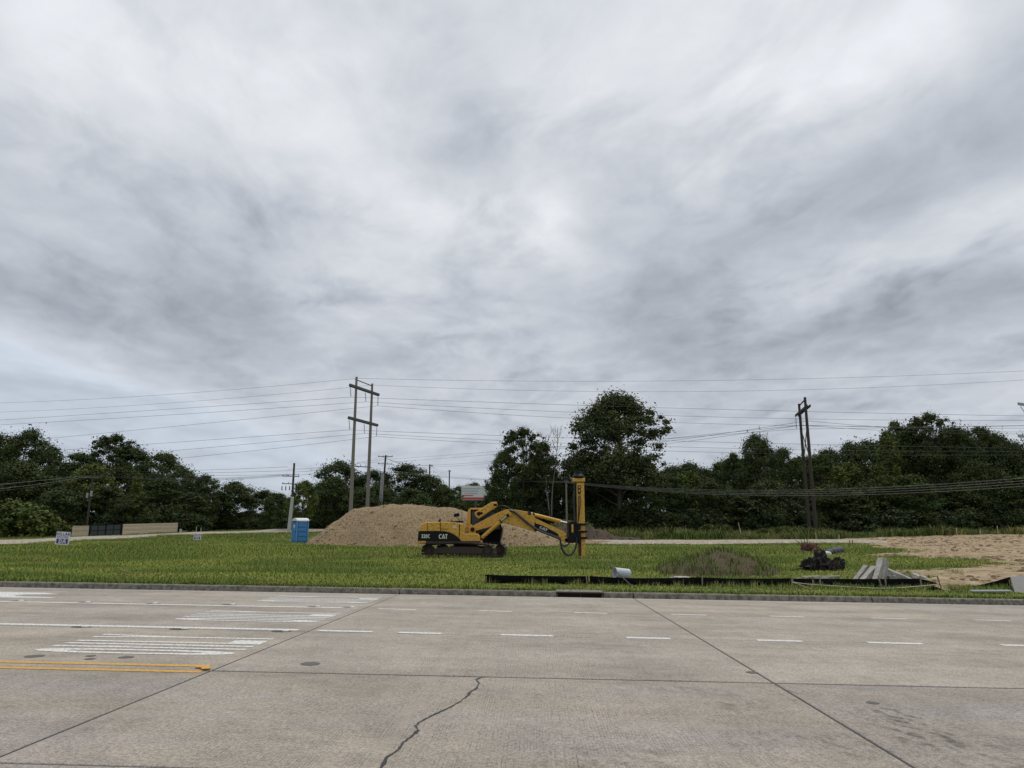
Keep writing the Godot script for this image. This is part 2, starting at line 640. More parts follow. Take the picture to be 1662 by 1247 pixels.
func poly_uv(pts: Array, y: float) -> ArrayMesh:
	var pl := PackedVector2Array(pts)
	var st := S()
	flat(st)
	var idx := Geometry2D.triangulate_polygon(pl)
	for i in range(0, idx.size(), 3):
		var a := pl[idx[i]]
		var b := pl[idx[i + 1]]
		var c := pl[idx[i + 2]]
		if (b - a).cross(c - a) > 0.0:
			var t := b
			b = c
			c = t
		tri(st, Vector3(a.x, y, -a.y), Vector3(b.x, y, -b.y), Vector3(c.x, y, -c.y))
	return done(st)

func build_road() -> void:
	var road := Node3D.new()
	road.name = "road"
	road.set_meta("kind", "structure")
	add_child(road)
	road.transform = road_xf
	var maps := road_maps()
	var tones := []
	for t in [Color(0.99, 0.99, 0.99), Color(0.97, 0.97, 0.975), Color(1.0, 0.992, 0.98), Color(0.98, 0.975, 0.97)]:
		var m := StandardMaterial3D.new()
		m.albedo_texture = maps[0]
		m.albedo_color = t
		m.normal_enabled = true
		m.normal_texture = maps[2]
		m.normal_scale = 0.8
		m.roughness = 0.88
		m.metallic_specular = 0.35
		m.detail_enabled = true
		m.detail_albedo = maps[1]
		m.detail_blend_mode = BaseMaterial3D.BLEND_MODE_MUL
		m.detail_uv_layer = BaseMaterial3D.DETAIL_UV_2
		tones.append(m)
	var vs := [-2.0, 1.6, 5.0, 8.35, 11.8, 15.55, 19.722]
	for k in range(-6, 7):
		var u0 := -3.65 + 6.25 * k
		var g0 := 0.014 if k == 0 or k == 1 else 0.004
		var g1 := 0.014 if k == -1 or k == 0 else 0.004
		for j in 6:
			var a0: float = [0.01, 0.01, 0.012, 0.026, 0.013, 0.008][j]
			var a1: float = [0.01, 0.012, 0.026, 0.013, 0.008, 0.006][j]
			put(road, "concrete_slab", slab_mesh(u0 + g0, u0 + 6.25 - g1, vs[j] + a0, vs[j + 1] - a1, 0.0), tones[(k * 7 + j * 3 + 60) % 4])
	var tar := mottled("tar", [c3(0.012, 0.012, 0.013), c3(0.035, 0.034, 0.034)], 0.7, 0.75, 0.05, 41)
	put(road, "joint_sealant", poly_uv([Vector2(-41, -2), Vector2(46, -2), Vector2(46, 19.72), Vector2(-41, 19.72)], -0.005), tar)
	# the crack across the near lane, filled with tar, uneven in width
	var cr := [[-0.53, 8.34], [-0.62, 8.27], [-0.65, 8.14], [-0.60, 7.98], [-0.61, 7.70], [-0.66, 7.52], [-0.66, 7.40], [-0.72, 7.05], [-0.82, 6.74], [-0.88, 6.59], [-0.97, 6.30], [-0.98, 6.2], [-0.94, 6.05], [-0.95, 5.94], [-0.99, 5.70], [-1.0, 5.48], [-1.04, 5.33], [-1.03, 5.1], [-1.08, 4.8], [-1.06, 4.3], [-1.15, 3.6]]
	var left := []
	var right := []
	for i in cr.size():
		var n := 5 if i < cr.size() - 1 else 1
		for s in n:
			var t := float(s) / n
			var p := Vector2(cr[i][0], cr[i][1]).lerp(Vector2(cr[mini(i + 1, cr.size() - 1)][0], cr[mini(i + 1, cr.size() - 1)][1]), t)
			p.x += rng.randf_range(-0.006, 0.006)
			var w := rng.randf_range(0.004, 0.013) + 0.006 * maxf(0.0, sin(i * 1.7))
			left.append(p - Vector2(w, 0))
			right.append(p + Vector2(w, 0))
	right.reverse()
	put(road, "crack_filling", poly_uv(left + right, 0.004), tar)
	# paint
	var white := mottled("road_white", [c3(0.32, 0.295, 0.26), c3(0.60, 0.60, 0.58), c3(0.70, 0.71, 0.70), c3(0.76, 0.77, 0.76)], 1.1, 0.7, 0.035, 51, 2.6)
	var yellow := mottled("road_yellow", [c3(0.30, 0.21, 0.10), c3(0.56, 0.31, 0.05), c3(0.64, 0.35, 0.045)], 1.1, 0.7, 0.035, 61, 2.4)
	put(road, "lane_line", strip([Vector2(-40, 15.72), Vector2(-3.82, 15.70)], 0.17, 0.004), white)
	put(road, "lane_line", strip([Vector2(-40, 12.06), Vector2(-3.85, 11.98)], 0.19, 0.004), white)
	put(road, "centre_line", strip([Vector2(-40, 8.60), Vector2(-3.78, 8.62)], 0.125, 0.004), yellow)
	put(road, "centre_line", strip([Vector2(-40, 8.28), Vector2(-3.72, 8.27)], 0.125, 0.004), yellow)
	put(road, "edge_line", strip([Vector2(-40, 19.42), Vector2(46, 19.42)], 0.085, 0.004), white)
	for q in [[-3.52, -2.62, 11.95], [-2.2, -1.5, 11.9], [-0.56, 0.28, 11.88], [1.43, 2.12, 11.84], [3.46, 4.16, 11.84], [5.16, 6.0, 11.82], [7.2, 7.9, 11.83], [9.3, 10.05, 11.83], [11.4, 12.1, 11.84], [13.5, 14.2, 11.84], [15.5, 16.2, 11.84]]:
		put(road, "lane_dash", strip([Vector2(q[0], q[2]), Vector2(q[1], q[2] - 0.02)], 0.17, 0.004), white)
	for q in [[-3.35, -2.52], [-1.2, -0.5], [0.82, 1.5], [2.83, 3.55], [4.88, 5.57], [6.96, 7.65], [9.05, 9.75], [11.1, 11.8], [13.2, 13.9], [15.3, 16.0], [17.4, 18.1]]:
		put(road, "lane_dash", strip([Vector2(q[0], 15.64), Vector2(q[1], 15.58)], 0.13, 0.004), white)
	# the word ONLY in three lanes, its foot to the right, read by traffic heading left
	for v0 in [9.35, 13.0, 16.85]:
		var u1 := -3.86
		var u0 := -6.5
		var w := 0.36
		var s := 0.10
		var o := []
		var oi := []
		for k in 20:
			var an := TAU * k / 20.0
			o.append(Vector2((u0 + u1) / 2 + cos(an) * absf(cos(an)) ** -0.45 * (u1 - u0) / 2 if absf(cos(an)) > 0.01 else (u0 + u1) / 2, v0 + w / 2 + sin(an) * w / 2))
			oi.append(Vector2((u0 + u1) / 2 + cos(an) * ((u1 - u0) / 2 - 0.42), v0 + w / 2 + sin(an) * (w / 2 - s)))
		var st := S()
		flat(st)
		for k in 20:
			var k2 := (k + 1) % 20
			quad(st, Vector3(o[k].x, 0.004, -o[k].y), Vector3(oi[k].x, 0.004, -oi[k].y), Vector3(oi[k2].x, 0.004, -oi[k2].y), Vector3(o[k2].x, 0.004, -o[k2].y))
		put(road, "letter_o", done(st), white)
		var n: float = v0 + 0.48
		put(road, "letter_n", poly_uv([Vector2(u1, n), Vector2(u0, n), Vector2(u0, n + s), Vector2(u0 + 0.5, n + s), Vector2(u1 - 0.55, n + w - s), Vector2(u0, n + w - s), Vector2(u0, n + w), Vector2(u1, n + w), Vector2(u1, n + w - s), Vector2(u1 - 0.3, n + w - s), Vector2(u0 + 0.75, n + s), Vector2(u1, n + s)], 0.004), white)
		var l: float = v0 + 0.98
		put(road, "letter_l", poly_uv([Vector2(u0, l), Vector2(u1, l), Vector2(u1, l + w), Vector2(u1 - 0.48, l + w), Vector2(u1 - 0.48, l + s), Vector2(u0, l + s)], 0.004), white)
		var yv: float = v0 + 1.36
		var um := (u0 + u1) / 2 - 0.1
		put(road, "letter_y", poly_uv([Vector2(u1, yv + w / 2 - s / 2), Vector2(um, yv + w / 2 - s / 2), Vector2(u0, yv), Vector2(u0, yv + s), Vector2(um - 0.5, yv + w / 2), Vector2(u0, yv + w - s), Vector2(u0, yv + w), Vector2(um, yv + w / 2 + s / 2), Vector2(u1, yv + w / 2 + s / 2)], 0.004), white)
	# turn arrow in the kerb lane
	put(road, "turn_arrow", poly_uv([Vector2(-11.2, 16.72), Vector2(-11.2, 16.9), Vector2(-12.0, 16.98), Vector2(-12.45, 17.2), Vector2(-12.35, 17.5), Vector2(-11.65, 17.72), Vector2(-12.3, 18.1), Vector2(-13.8, 18.12), Vector2(-13.6, 17.7), Vector2(-13.35, 17.2), Vector2(-13.9, 16.95), Vector2(-14.6, 16.9), Vector2(-14.6, 16.6), Vector2(-12.6, 16.6)], 0.004), white)
	# round plugs where cores were drilled
	for q in [[-2.7, 8.92, 0.12], [-6.16, 9.04, 0.11], [-5.05, 9.10, 0.09], [-5.52, 9.14, 0.06], [-5.40, 8.93, 0.06], [2.54, 8.97, 0.07], [3.25, 7.45, 0.06]]:
		var pl := []
		for k in 14:
			var an := TAU * k / 14.0
			pl.append(Vector2(q[0], q[1]) + Vector2(cos(an), sin(an)) * q[2] * rng.randf_range(0.9, 1.08))
		put(road, "core_plug", poly_uv(pl, 0.004), mottled("plug", [c3(0.06, 0.057, 0.053), c3(0.15, 0.14, 0.13)], 0.4, 0.85, 0.05, 71))
	# raised markers glued beside the lines
	var mk := S()
	lathe(mk, [Vector2(0.0, 0.022), Vector2(0.035, 0.02), Vector2(0.05, 0.012), Vector2(0.056, 0.0)], Transform3D(), 14)
	var mkm := done(mk)
	var pad := S()
	bx(pad, Vector3(0, 0.012, 0), Vector3(0.1, 0.02, 0.1), 0.008)
	var padm := done(pad)
	var wmk := flat_mat("marker_white", c3(0.62, 0.61, 0.58), 0.45)
	var tarpad := flat_mat("tar_pad", c3(0.045, 0.043, 0.042), 0.8)
	for q in [[-11.3, 15.9], [-9.8, 15.9], [-8.3, 15.9], [-6.6, 15.95], [-4.7, 15.85], [-3.95, 15.85], [-7.3, 11.84], [-5.65, 11.82], [-4.0, 11.8], [-9.0, 11.85], [-10.6, 11.85]]:
		put(road, "raised_marker", mkm, wmk, Vector3(q[0], 0.005, -q[1]))
		var pl := []
		for k in 10:
			var an := TAU * k / 10.0
			pl.append(Vector2(q[0] - 0.06, q[1] - 0.03) + Vector2(cos(an) * 0.17, sin(an) * 0.11) * rng.randf_range(0.75, 1.1))
		put(road, "tar_pad", poly_uv(pl, 0.0045 if q[1] > 12.5 or q[1] < 11.9 else 0.008), tarpad)
	var ymk := flat_mat("marker_yellow", c3(0.62, 0.33, 0.06), 0.5)
	for q in [[-3.84, 8.5, 0.2], [-3.74, 8.42, 0.5]]:
		var o := put(road, "raised_marker", padm, ymk, Vector3(q[0], 0.004, -q[1]))
		o.rotation.y = q[2]
	# kerb
	var kerb := Node3D.new()
	kerb.name = "kerb"
	kerb.set_meta("kind", "structure")
	add_child(kerb)
	kerb.transform = road_xf
	var km := []
	for i in 2:
		km.append(mottled("kerb_concrete_%d" % i, [c3(0.055, 0.05, 0.04), c3(0.155, 0.14, 0.112), c3(0.23, 0.21, 0.175), c3(0.31, 0.285, 0.24)], 1.6 + 0.3 * i, 0.92, 0.018, 81 + i, 1.9, 4.0, 512))
	for k in range(-7, 8):
		var u0 := -3.65 + 6.25 * k + 0.012
		var u1 := u0 + 6.25 - 0.024
		var parts := [[u0, u1]]
		if k == 0: parts = [[u0, 0.55], [1.82, u1]]
		for p in parts:
			put(kerb, "kerb_section", kerb_mesh(p[0], p[1], p[1] == 0.55), km[(k + 20) % 2])
	# storm drain set into the kerb
	var dr := thing("storm_drain", "dark storm drain inlet opening in the concrete kerb", "storm drain")
	dr.transform = road_xf
	var lid := S()
	bx(lid, Vector3(1.185, 0.128, -20.17), Vector3(1.262, 0.03, 0.84), 0.008)
	put(dr, "lid", done(lid), km[0])
	var lip := S()
	bx(lip, Vector3(1.185, 0.122, -19.738), Vector3(1.255, 0.035, 0.02), 0.005)
	put(dr, "steel_lip", done(lip), flat_mat("rust_steel", c3(0.10, 0.055, 0.04), 0.7, 0.4))
	var bk := S()
	bx(bk, Vector3(1.185, -0.25, -20.52), Vector3(1.27, 0.68, 0.06))
	bx(bk, Vector3(0.575, -0.25, -20.14), Vector3(0.05, 0.66, 0.66))
	bx(bk, Vector3(1.795, -0.25, -20.14), Vector3(0.05, 0.66, 0.66))
	bx(bk, Vector3(1.185, -0.56, -20.14), Vector3(1.1, 0.05, 0.66))
	put(dr, "basin", done(bk), flat_mat("basin", c3(0.2, 0.188, 0.165), 0.95))
	var pst := S()
	tube(pst, [Vector3(1.2, -0.1, -19.8), Vector3(1.2, 0.1, -19.8)], 0.014)
	put(dr, "bar", done(pst), mats["rust_steel"])

func kerb_mesh(u0: float, u1: float, taper: bool) -> ArrayMesh:
	var st := S()
	flat(st)
	# profile (v, y): battered face, rounded nose
	var pr := [Vector2(19.722, -0.12), Vector2(19.728, 0.005), Vector2(19.744, 0.108), Vector2(19.756, 0.130), Vector2(19.778, 0.142), Vector2(19.905, 0.144), Vector2(19.905, -0.12)]
	var n := int(ceil((u1 - u0) / 0.35))
	for i in n:
		var a := lerpf(u0, u1, float(i) / n)
		var b := lerpf(u0, u1, float(i + 1) / n)
		for k in pr.size() - 1:
			var q := [Vector3(a, pr[k].y, -pr[k].x), Vector3(a, pr[k + 1].y, -pr[k + 1].x), Vector3(b, pr[k + 1].y, -pr[k + 1].x), Vector3(b, pr[k].y, -pr[k].x)]
			for t in 4:
				var w: Vector3 = q[t]
				if taper and w.x > u1 - 0.25 and w.y > 0.01: w.x -= w.y * 0.0
				var nz := fine.get_noise_3d(w.x * 90.0, w.y * 160.0, w.z * 90.0) * 0.006
				if w.y > 0.0: q[t] = w + Vector3(0, nz * 0.6, nz)
			quad(st, q[0], q[1], q[2], q[3])
	for s in [0, 1]:
		var x := u0 if s == 0 else u1
		for k in range(1, pr.size() - 1):
			var a := Vector3(x, pr[0].y, -pr[0].x)
			var b := Vector3(x, pr[k].y, -pr[k].x)
			var c := Vector3(x, pr[k + 1].y, -pr[k + 1].x)
			if s == 0: tri(st, a, c, b)
			else: tri(st, a, b, c)
	return done(st)

# ---------------------------------------------------------------- ground, gravel, dirt and mounds
var pad_poly := PackedVector2Array()
var gravel_paths := []
var mounds := []

func path_dist(path: Array, p: Vector2) -> float:
	var best := 1e9
	for i in path.size() - 1:
		best = minf(best, Geometry2D.get_closest_point_to_segment(p, path[i], path[i + 1]).distance_to(p))
	return best

func poly_inside(pl: PackedVector2Array, p: Vector2) -> float:
	# distance inside the outline, negative outside
	var best := 1e9
	for i in pl.size():
		best = minf(best, Geometry2D.get_closest_point_to_segment(p, pl[i], pl[(i + 1) % pl.size()]).distance_to(p))
	return best if Geometry2D.is_point_in_polygon(p, pl) else -best

func mound_height(m: Dictionary, x: float, d: float) -> float:
	var p := Vector2(x, d)
	if not (m.box as Rect2).has_point(p): return 0.0
	var wob: float = fine.get_noise_2d(x * 9.0, d * 9.0) * m.wob
	var e: float = poly_inside(m.poly, p) + wob
	if e <= 0.0: return 0.0
	var top := 0.0
	var tp: Array = m.top
	if x <= tp[0].x: top = tp[0].y
	elif x >= tp[-1].x: top = tp[-1].y
	else:
		for i in tp.size() - 1:
			if x >= tp[i].x and x <= tp[i + 1].x:
				top = lerpf(tp[i].y, tp[i + 1].y, smoothstep(tp[i].x, tp[i + 1].x, x))
	top += fine.get_noise_2d(x * 5.0 + 77.0, d * 5.0) * m.wob * 0.18
	var s: float = e * m.slope
	var k: float = (2.2 if m.res > 0.15 and m.slope > 0.97 else 0.35) * minf(1.0, top)
	var h := clampf(0.5 + 0.5 * (top - s) / k, 0.0, 1.0)
	var r := lerpf(top, s, h) - k * h * (1.0 - h)
	var rough: float = m.rough
	r += (fine.get_noise_2d(x * 40.0, d * 40.0) * 0.55 + fine.get_noise_2d(x * 130.0 + d * 60.0, d * 130.0) * 0.45) * rough * minf(1.0, r * 2.0)
	return maxf(0.0, r)

func mounds_at(x: float, d: float) -> float:
	var h := 0.0
	for m in mounds: h = maxf(h, mound_height(m, x, d))
	return h

func in_pad(x: float, d: float) -> float:
	if x < 12.0 or d > 92.0: return -5.0
	return poly_inside(pad_poly, Vector2(x, d)) + fine.get_noise_2d(x * 14.0, d * 14.0) * 2.2 + fine.get_noise_2d(x * 60.0, d * 60.0) * 0.8

func on_gravel(x: float, d: float) -> float:
	var best := -1e9
	for g in gravel_paths:
		best = maxf(best, g.w - path_dist(g.p, Vector2(x, d)) + fine.get_noise_2d(x * 18.0, d * 30.0) * 1.9)
	return best

func build_ground() -> void:
	fine.seed = 3
	fine.frequency = 0.01
	fine.fractal_octaves = 3
	for q in [[30, 76], [27.5, 72], [30, 62], [27.3, 52], [22.8, 46], [21.3, 41.5], [23.0, 38], [23.6, 35], [20.5, 32.4], [17.0, 30.2], [14.6, 27], [13.2, 25], [13.4, 23.4], [16, 22.4], [75, 22.4], [80, 84], [64, 88], [48, 86], [38, 80]]:
		pad_poly.append(Vector2(q[0], q[1]))
	gravel_paths = [
		{"w": 3.3, "p": [Vector2(-62, 40), Vector2(-52, 57), Vector2(-47, 67), Vector2(-43.6, 76.5), Vector2(-37.3, 86), Vector2(-31.6, 95), Vector2(-25, 104), Vector2(-16, 116)]},
		{"w": 3.4, "p": [Vector2(-4, 72), Vector2(3, 68.5), Vector2(10, 66.5), Vector2(18, 67), Vector2(27, 68.5), Vector2(34, 68)]},
	]
	var soil := mottled("soil", [c3(0.09, 0.125, 0.024), c3(0.13, 0.17, 0.033), c3(0.165, 0.19, 0.045), c3(0.20, 0.19, 0.065)], 7.0, 0.95, 0.012, 101, 1.7, 2.0, 1024)
	var us := []
	for q in [-900, -600, -400, -280, -200, -150, -115, -90, -72, -60, -52, -46]: us.append(float(q))
	var u := -42.0
	while u < 42.1:
		us.append(u)
		if absf(u) < 0.01:
			us.append(0.55)
			us.append(0.551)
			us.append(1.82)
			us.append(1.821)
			u = 1.4
		u += 1.4
	for q in [46, 52, 60, 72, 90, 115, 150, 200, 280, 400, 600, 900]: us.append(float(q))
	us.sort()
	var vs := [-900.0, -300.0, -60.0, -12.0, -2.2, 19.4, 19.905, 19.906]
	var v := 20.56
	while v < 31.0:
		vs.append(v)
		v += 0.7
	while v < 62.0:
		vs.append(v)
		v += 1.1
	while v < 150.0:
		vs.append(v)
		v += 2.5
	for q in [180.0, 230.0, 320.0, 500.0, 900.0, 1500.0]: vs.append(q)
	var vp := PackedVector3Array()
	var ix := PackedInt32Array()
	for j in vs.size():
		for i in us.size():
			var uu: float = us[i]
			var vv: float = vs[j]
			var shaft := uu > 0.5505 and uu < 1.8205
			if shaft and (j == 6 or j == 7): vv += 0.645
			var x := x_of(uu, vv)
			var d := d_of(uu, vv)
			var y := 0.0
			if j <= 6: y = road_y(x, d) - 0.45
			else:
				var w := smoothstep(19.9, 26.0, vv)
				y = lerpf(road_y(x, d) + 0.128, H(x, d), w)
				if absf(uu) > 60.0 and vv < 60: y = H(clampf(x, -160, 160), d)
			if j < 3: y = -0.5
			vp.append(Vector3(x, y, -d))
	var nx := us.size()
	for j in vs.size() - 1:
		for i in nx - 1:
			var a := j * nx + i
			ix.append_array(PackedInt32Array([a, a + nx, a + nx + 1, a, a + nx + 1, a + 1]))
	var arr := []
	arr.resize(Mesh.ARRAY_MAX)
	arr[Mesh.ARRAY_VERTEX] = vp
	arr[Mesh.ARRAY_INDEX] = ix
	var am := ArrayMesh.new()
	am.add_surface_from_arrays(Mesh.PRIMITIVE_TRIANGLES, arr)
	var st := SurfaceTool.new()
	st.create_from(am, 0)
	st.generate_normals()
	struct("ground", st.commit(), soil)
	# gravel tracks
	var gravel := mottled("gravel", [c3(0.20, 0.17, 0.125), c3(0.33, 0.29, 0.23), c3(0.47, 0.43, 0.36)], 5.0, 0.95, 0.02, 111, 2.2, 3.0)
	var gi := 0
	for g in gravel_paths:
		var gs := S()
		gs.set_smooth_group(0)
		var pts := []
		for i in g.p.size() - 1:
			for k in 10: pts.append((g.p[i] as Vector2).lerp(g.p[i + 1], k / 10.0))
		pts.append(g.p[-1])
		var rows := []
		for i in pts.size():
			var t: Vector2 = (pts[mini(i + 1, pts.size() - 1)] - pts[maxi(i - 1, 0)]).normalized()
			var n := Vector2(t.y, -t.x)
			var row := []
			var wl: float = g.w + fine.get_noise_2d(i * 25.0, 5.0) * 1.0
			for k in 7:
				var p: Vector2 = pts[i] + n * lerpf(-wl, wl, k / 6.0)
				row.append(Vector3(p.x, H(p.x, p.y) + (0.22 if k > 0 and k < 6 else -0.05), -p.y))
			rows.append(row)
		for i in rows.size() - 1:
			for k in 6:
				quad(gs, rows[i][k], rows[i + 1][k], rows[i + 1][k + 1], rows[i][k + 1])
		struct("gravel_road", done(gs), gravel)
		gi += 1

func build_mounds() -> void:
	var dirt := mottled("mound_dirt", [c3(0.095, 0.06, 0.029), c3(0.215, 0.15, 0.079), c3(0.315, 0.233, 0.135), c3(0.41, 0.325, 0.205)], 2.2, 0.95, 0.02, 121, 2.1, 6.0)
	var dark := mottled("dark_soil", [c3(0.03, 0.022, 0.016), c3(0.07, 0.05, 0.034), c3(0.12, 0.085, 0.055)], 2.6, 0.95, 0.02, 131, 1.6, 4.0)
	var mixed := mottled("mixed_soil", [c3(0.035, 0.027, 0.013), c3(0.075, 0.056, 0.028), c3(0.14, 0.10, 0.056)], 1.4, 0.95, 0.02, 141, 1.6, 4.0)
	var padm := mottled("pad_dirt", [c3(0.12, 0.078, 0.04), c3(0.25, 0.178, 0.095), c3(0.34, 0.26, 0.155), c3(0.43, 0.355, 0.24)], 5.0, 0.95, 0.012, 151, 1.9, 3.0)
	mounds = [
		{"poly": PackedVector2Array([Vector2(-18.7, 67), Vector2(-17.2, 61.8), Vector2(-8, 58.5), Vector2(0, 59.0), Vector2(5, 60.5), Vector2(9, 66), Vector2(3, 74), Vector2(-6, 82), Vector2(-14, 80), Vector2(-19.0, 74)]), "top": [Vector2(-19, 2.7), Vector2(-14.2, 3.15), Vector2(-10.0, 3.4), Vector2(-5.6, 3.1), Vector2(-1.7, 1.9), Vector2(2.2, 1.3), Vector2(6.5, 0.4)], "slope": 1.0, "rough": 0.26, "wob": 1.6, "res": 0.19, "name": "dirt_mound", "mat": dirt, "label": "long flat-topped mound of pale brown dirt behind the excavator", "cat": "dirt mound"},
		{"poly": PackedVector2Array([Vector2(2.2, 80), Vector2(3.5, 75.5), Vector2(8, 74.0), Vector2(12.6, 76), Vector2(12, 82), Vector2(5, 84)]), "top": [Vector2(3, 1.3), Vector2(5, 1.9), Vector2(7.4, 1.9), Vector2(9.0, 1.1), Vector2(12, 0.35)], "slope": 0.95, "rough": 0.3, "wob": 2.0, "res": 0.25, "name": "soil_mound", "mat": dark, "label": "mound of dark brown soil with green weeds on its crest", "cat": "soil mound"},
		{"poly": PackedVector2Array([Vector2(5.2, 27.5), Vector2(7.0, 26.2), Vector2(9.5, 26.4), Vector2(10.7, 27.8), Vector2(10.0, 30.4), Vector2(7.4, 31), Vector2(5.6, 29.8)]), "top": [Vector2(5.6, 0.34), Vector2(6.4, 0.5), Vector2(7.1, 0.55), Vector2(8.1, 0.98), Vector2(9.0, 0.68), Vector2(10.0, 0.35)], "slope": 0.72, "rough": 0.13, "wob": 0.9, "res": 0.09, "name": "weedy_mound", "mat": mixed, "label": "low heap of soil overgrown with weeds behind the black silt fence", "cat": "soil heap"},
	]
	for m in mounds:
		var r := Rect2(m.poly[0], Vector2.ZERO)
		for p in m.poly: r = r.expand(p)
		m["box"] = r.grow(1.5)
	for m in mounds:
		var r: Rect2 = m.box
		var res: float = m.res
		var nx := int(r.size.x / res)
		var nd := int(r.size.y / res)
		var hs := PackedFloat32Array()
		hs.resize((nx + 1) * (nd + 1))
		for j in nd + 1:
			for i in nx + 1:
				hs[j * (nx + 1) + i] = mound_height(m, r.position.x + i * res, r.position.y + j * res)
		var st := S()
		st.set_smooth_group(0)
		for j in nd:
			for i in nx:
				var k := j * (nx + 1) + i
				if maxf(maxf(hs[k], hs[k + 1]), maxf(hs[k + nx + 1], hs[k + nx + 2])) < 0.001: continue
				var q := []
				for e in [[0, 0], [0, 1], [1, 1], [1, 0]]:
					var x: float = r.position.x + (i + e[0]) * res
					var d: float = r.position.y + (j + e[1]) * res
					var h := hs[(j + e[1]) * (nx + 1) + i + e[0]]
					q.append(Vector3(x, H(x, d) + (h if h > 0.0 else -0.12), -d))
				quad(st, q[0], q[1], q[2], q[3])
		var o := put(self, m.name, done(st), m.mat)
		tag(o, m.label, m.cat)
	# the scraped dirt pad
	var st := S()
	st.set_smooth_group(0)
	var x := 12.0
	var cell := 0.6
	var cache := {}
	for i in 115:
		for j in 112:
			var q := []
			var any := false
			for e in [[0, 0], [0, 1], [1, 1], [1, 0]]:
				var key := Vector2i(i + e[0], j + e[1])
				if not cache.has(key):
					var xx: float = 12.0 + key.x * cell
					var dd: float = 22.0 + key.y * cell
					var inside := in_pad(xx, dd)
					var y := H(xx, dd) + (0.07 + fine.get_noise_2d(xx * 30.0, dd * 60.0) * 0.10 + fine.get_noise_2d(xx * 110.0, dd * 150.0) * 0.05 if inside > 0.0 else -0.15)
					cache[key] = [Vector3(xx, y, -dd), inside > 0.0]
				q.append(cache[key][0])
				any = any or cache[key][1]
			if any: quad(st, q[0], q[1], q[2], q[3])
	struct("dirt_pad", done(st), padm)
	# loose clods: too many to count
	var cl := S()
	cl.set_smooth_group(-1)
	var ring := []
	for k in 7:
		var an := TAU * k / 7.0
		ring.append(Vector3(cos(an), 0, sin(an)) * rng.randf_range(0.8, 1.15))
	var ring2 := []
	for k in 7: ring2.append(ring[k] * rng.randf_range(0.5, 0.75) + Vector3(0, rng.randf_range(0.35, 0.6), 0))
	for k in 7:
		var k2 := (k + 1) % 7
		quad(cl, ring[k] - Vector3(0, 0.4, 0), ring2[k], ring2[k2], ring[k2] - Vector3(0, 0.4, 0))
		tri(cl, ring2[k], Vector3(0, 0.7, 0), ring2[k2])
	var clod := done(cl)
	var places := []
	for i in 15000:
		var d := 22.5 + 64.0 * pow(rng.randf(), 1.3)
		var xx := rng.randf_range(13.0, 66.0)
		if xx > d * 0.8 + 4.0: continue
		if in_pad(xx, d) < 0.4: continue
		var dens := fine.get_noise_2d(xx * 12.0, d * 24.0)
		if rng.randf() > 0.25 + dens * 1.5: continue
		places.append([Vector3(xx, H(xx, d) + 0.06, -d), 0.025 + 0.10 * pow(rng.randf(), 3.0) + d * 0.0011, 1])
	scatter("dirt_clods", clod, mottled("clod", [c3(0.11, 0.07, 0.042), c3(0.21, 0.138, 0.085), c3(0.29, 0.21, 0.135)], 1.5, 0.95, 0.03, 161, 1.5), places, "scattered brown dirt clods lying on the scraped dirt pad", "dirt clods")
	for k in 2:
		places = []
		var m: Dictionary = mounds[k]
		for i in (2600 if k == 0 else 900):
			var xx := rng.randf_range(m.box.position.x, m.box.end.x)
			var d := rng.randf_range(m.box.position.y, m.box.position.y + m.box.size.y * 0.6)
			var h := mound_height(m, xx, d)
			if h < 0.05: continue
			if k == 0 and h > 2.0 and rng.randf() < 0.6: continue
			places.append([Vector3(xx, H(xx, d) + h - 0.01, -d), 0.04 + 0.13 * pow(rng.randf(), 3.0), 1])
		scatter("mound_clods", clod, m.mat, places, ["pale dirt clods covering the flat-topped dirt mound", "dark clods covering the mound of dark soil"][k], "dirt clods")

func scatter(n: String, mesh: Mesh, m: Material, places: Array, label: String, cat: String) -> void:
	var mm := MultiMesh.new()
	mm.transform_format = MultiMesh.TRANSFORM_3D
	mm.mesh = mesh
	mm.instance_count = places.size()
	for i in places.size():
		var q = places[i]
		var b := Basis.from_euler(Vector3(rng.randf_range(-0.3, 0.3), rng.randf() * TAU, rng.randf_range(-0.3, 0.3))).scaled(Vector3(q[1] * rng.randf_range(0.8, 1.5), q[1] * rng.randf_range(0.5, 1.0), q[1]))
		mm.set_instance_transform(i, Transform3D(b, q[0]))
	var o := MultiMeshInstance3D.new()
	o.name = numbered(n)
	o.multimesh = mm
	o.material_override = m
	add_child(o)
	tag(o, label, cat, "", "stuff")

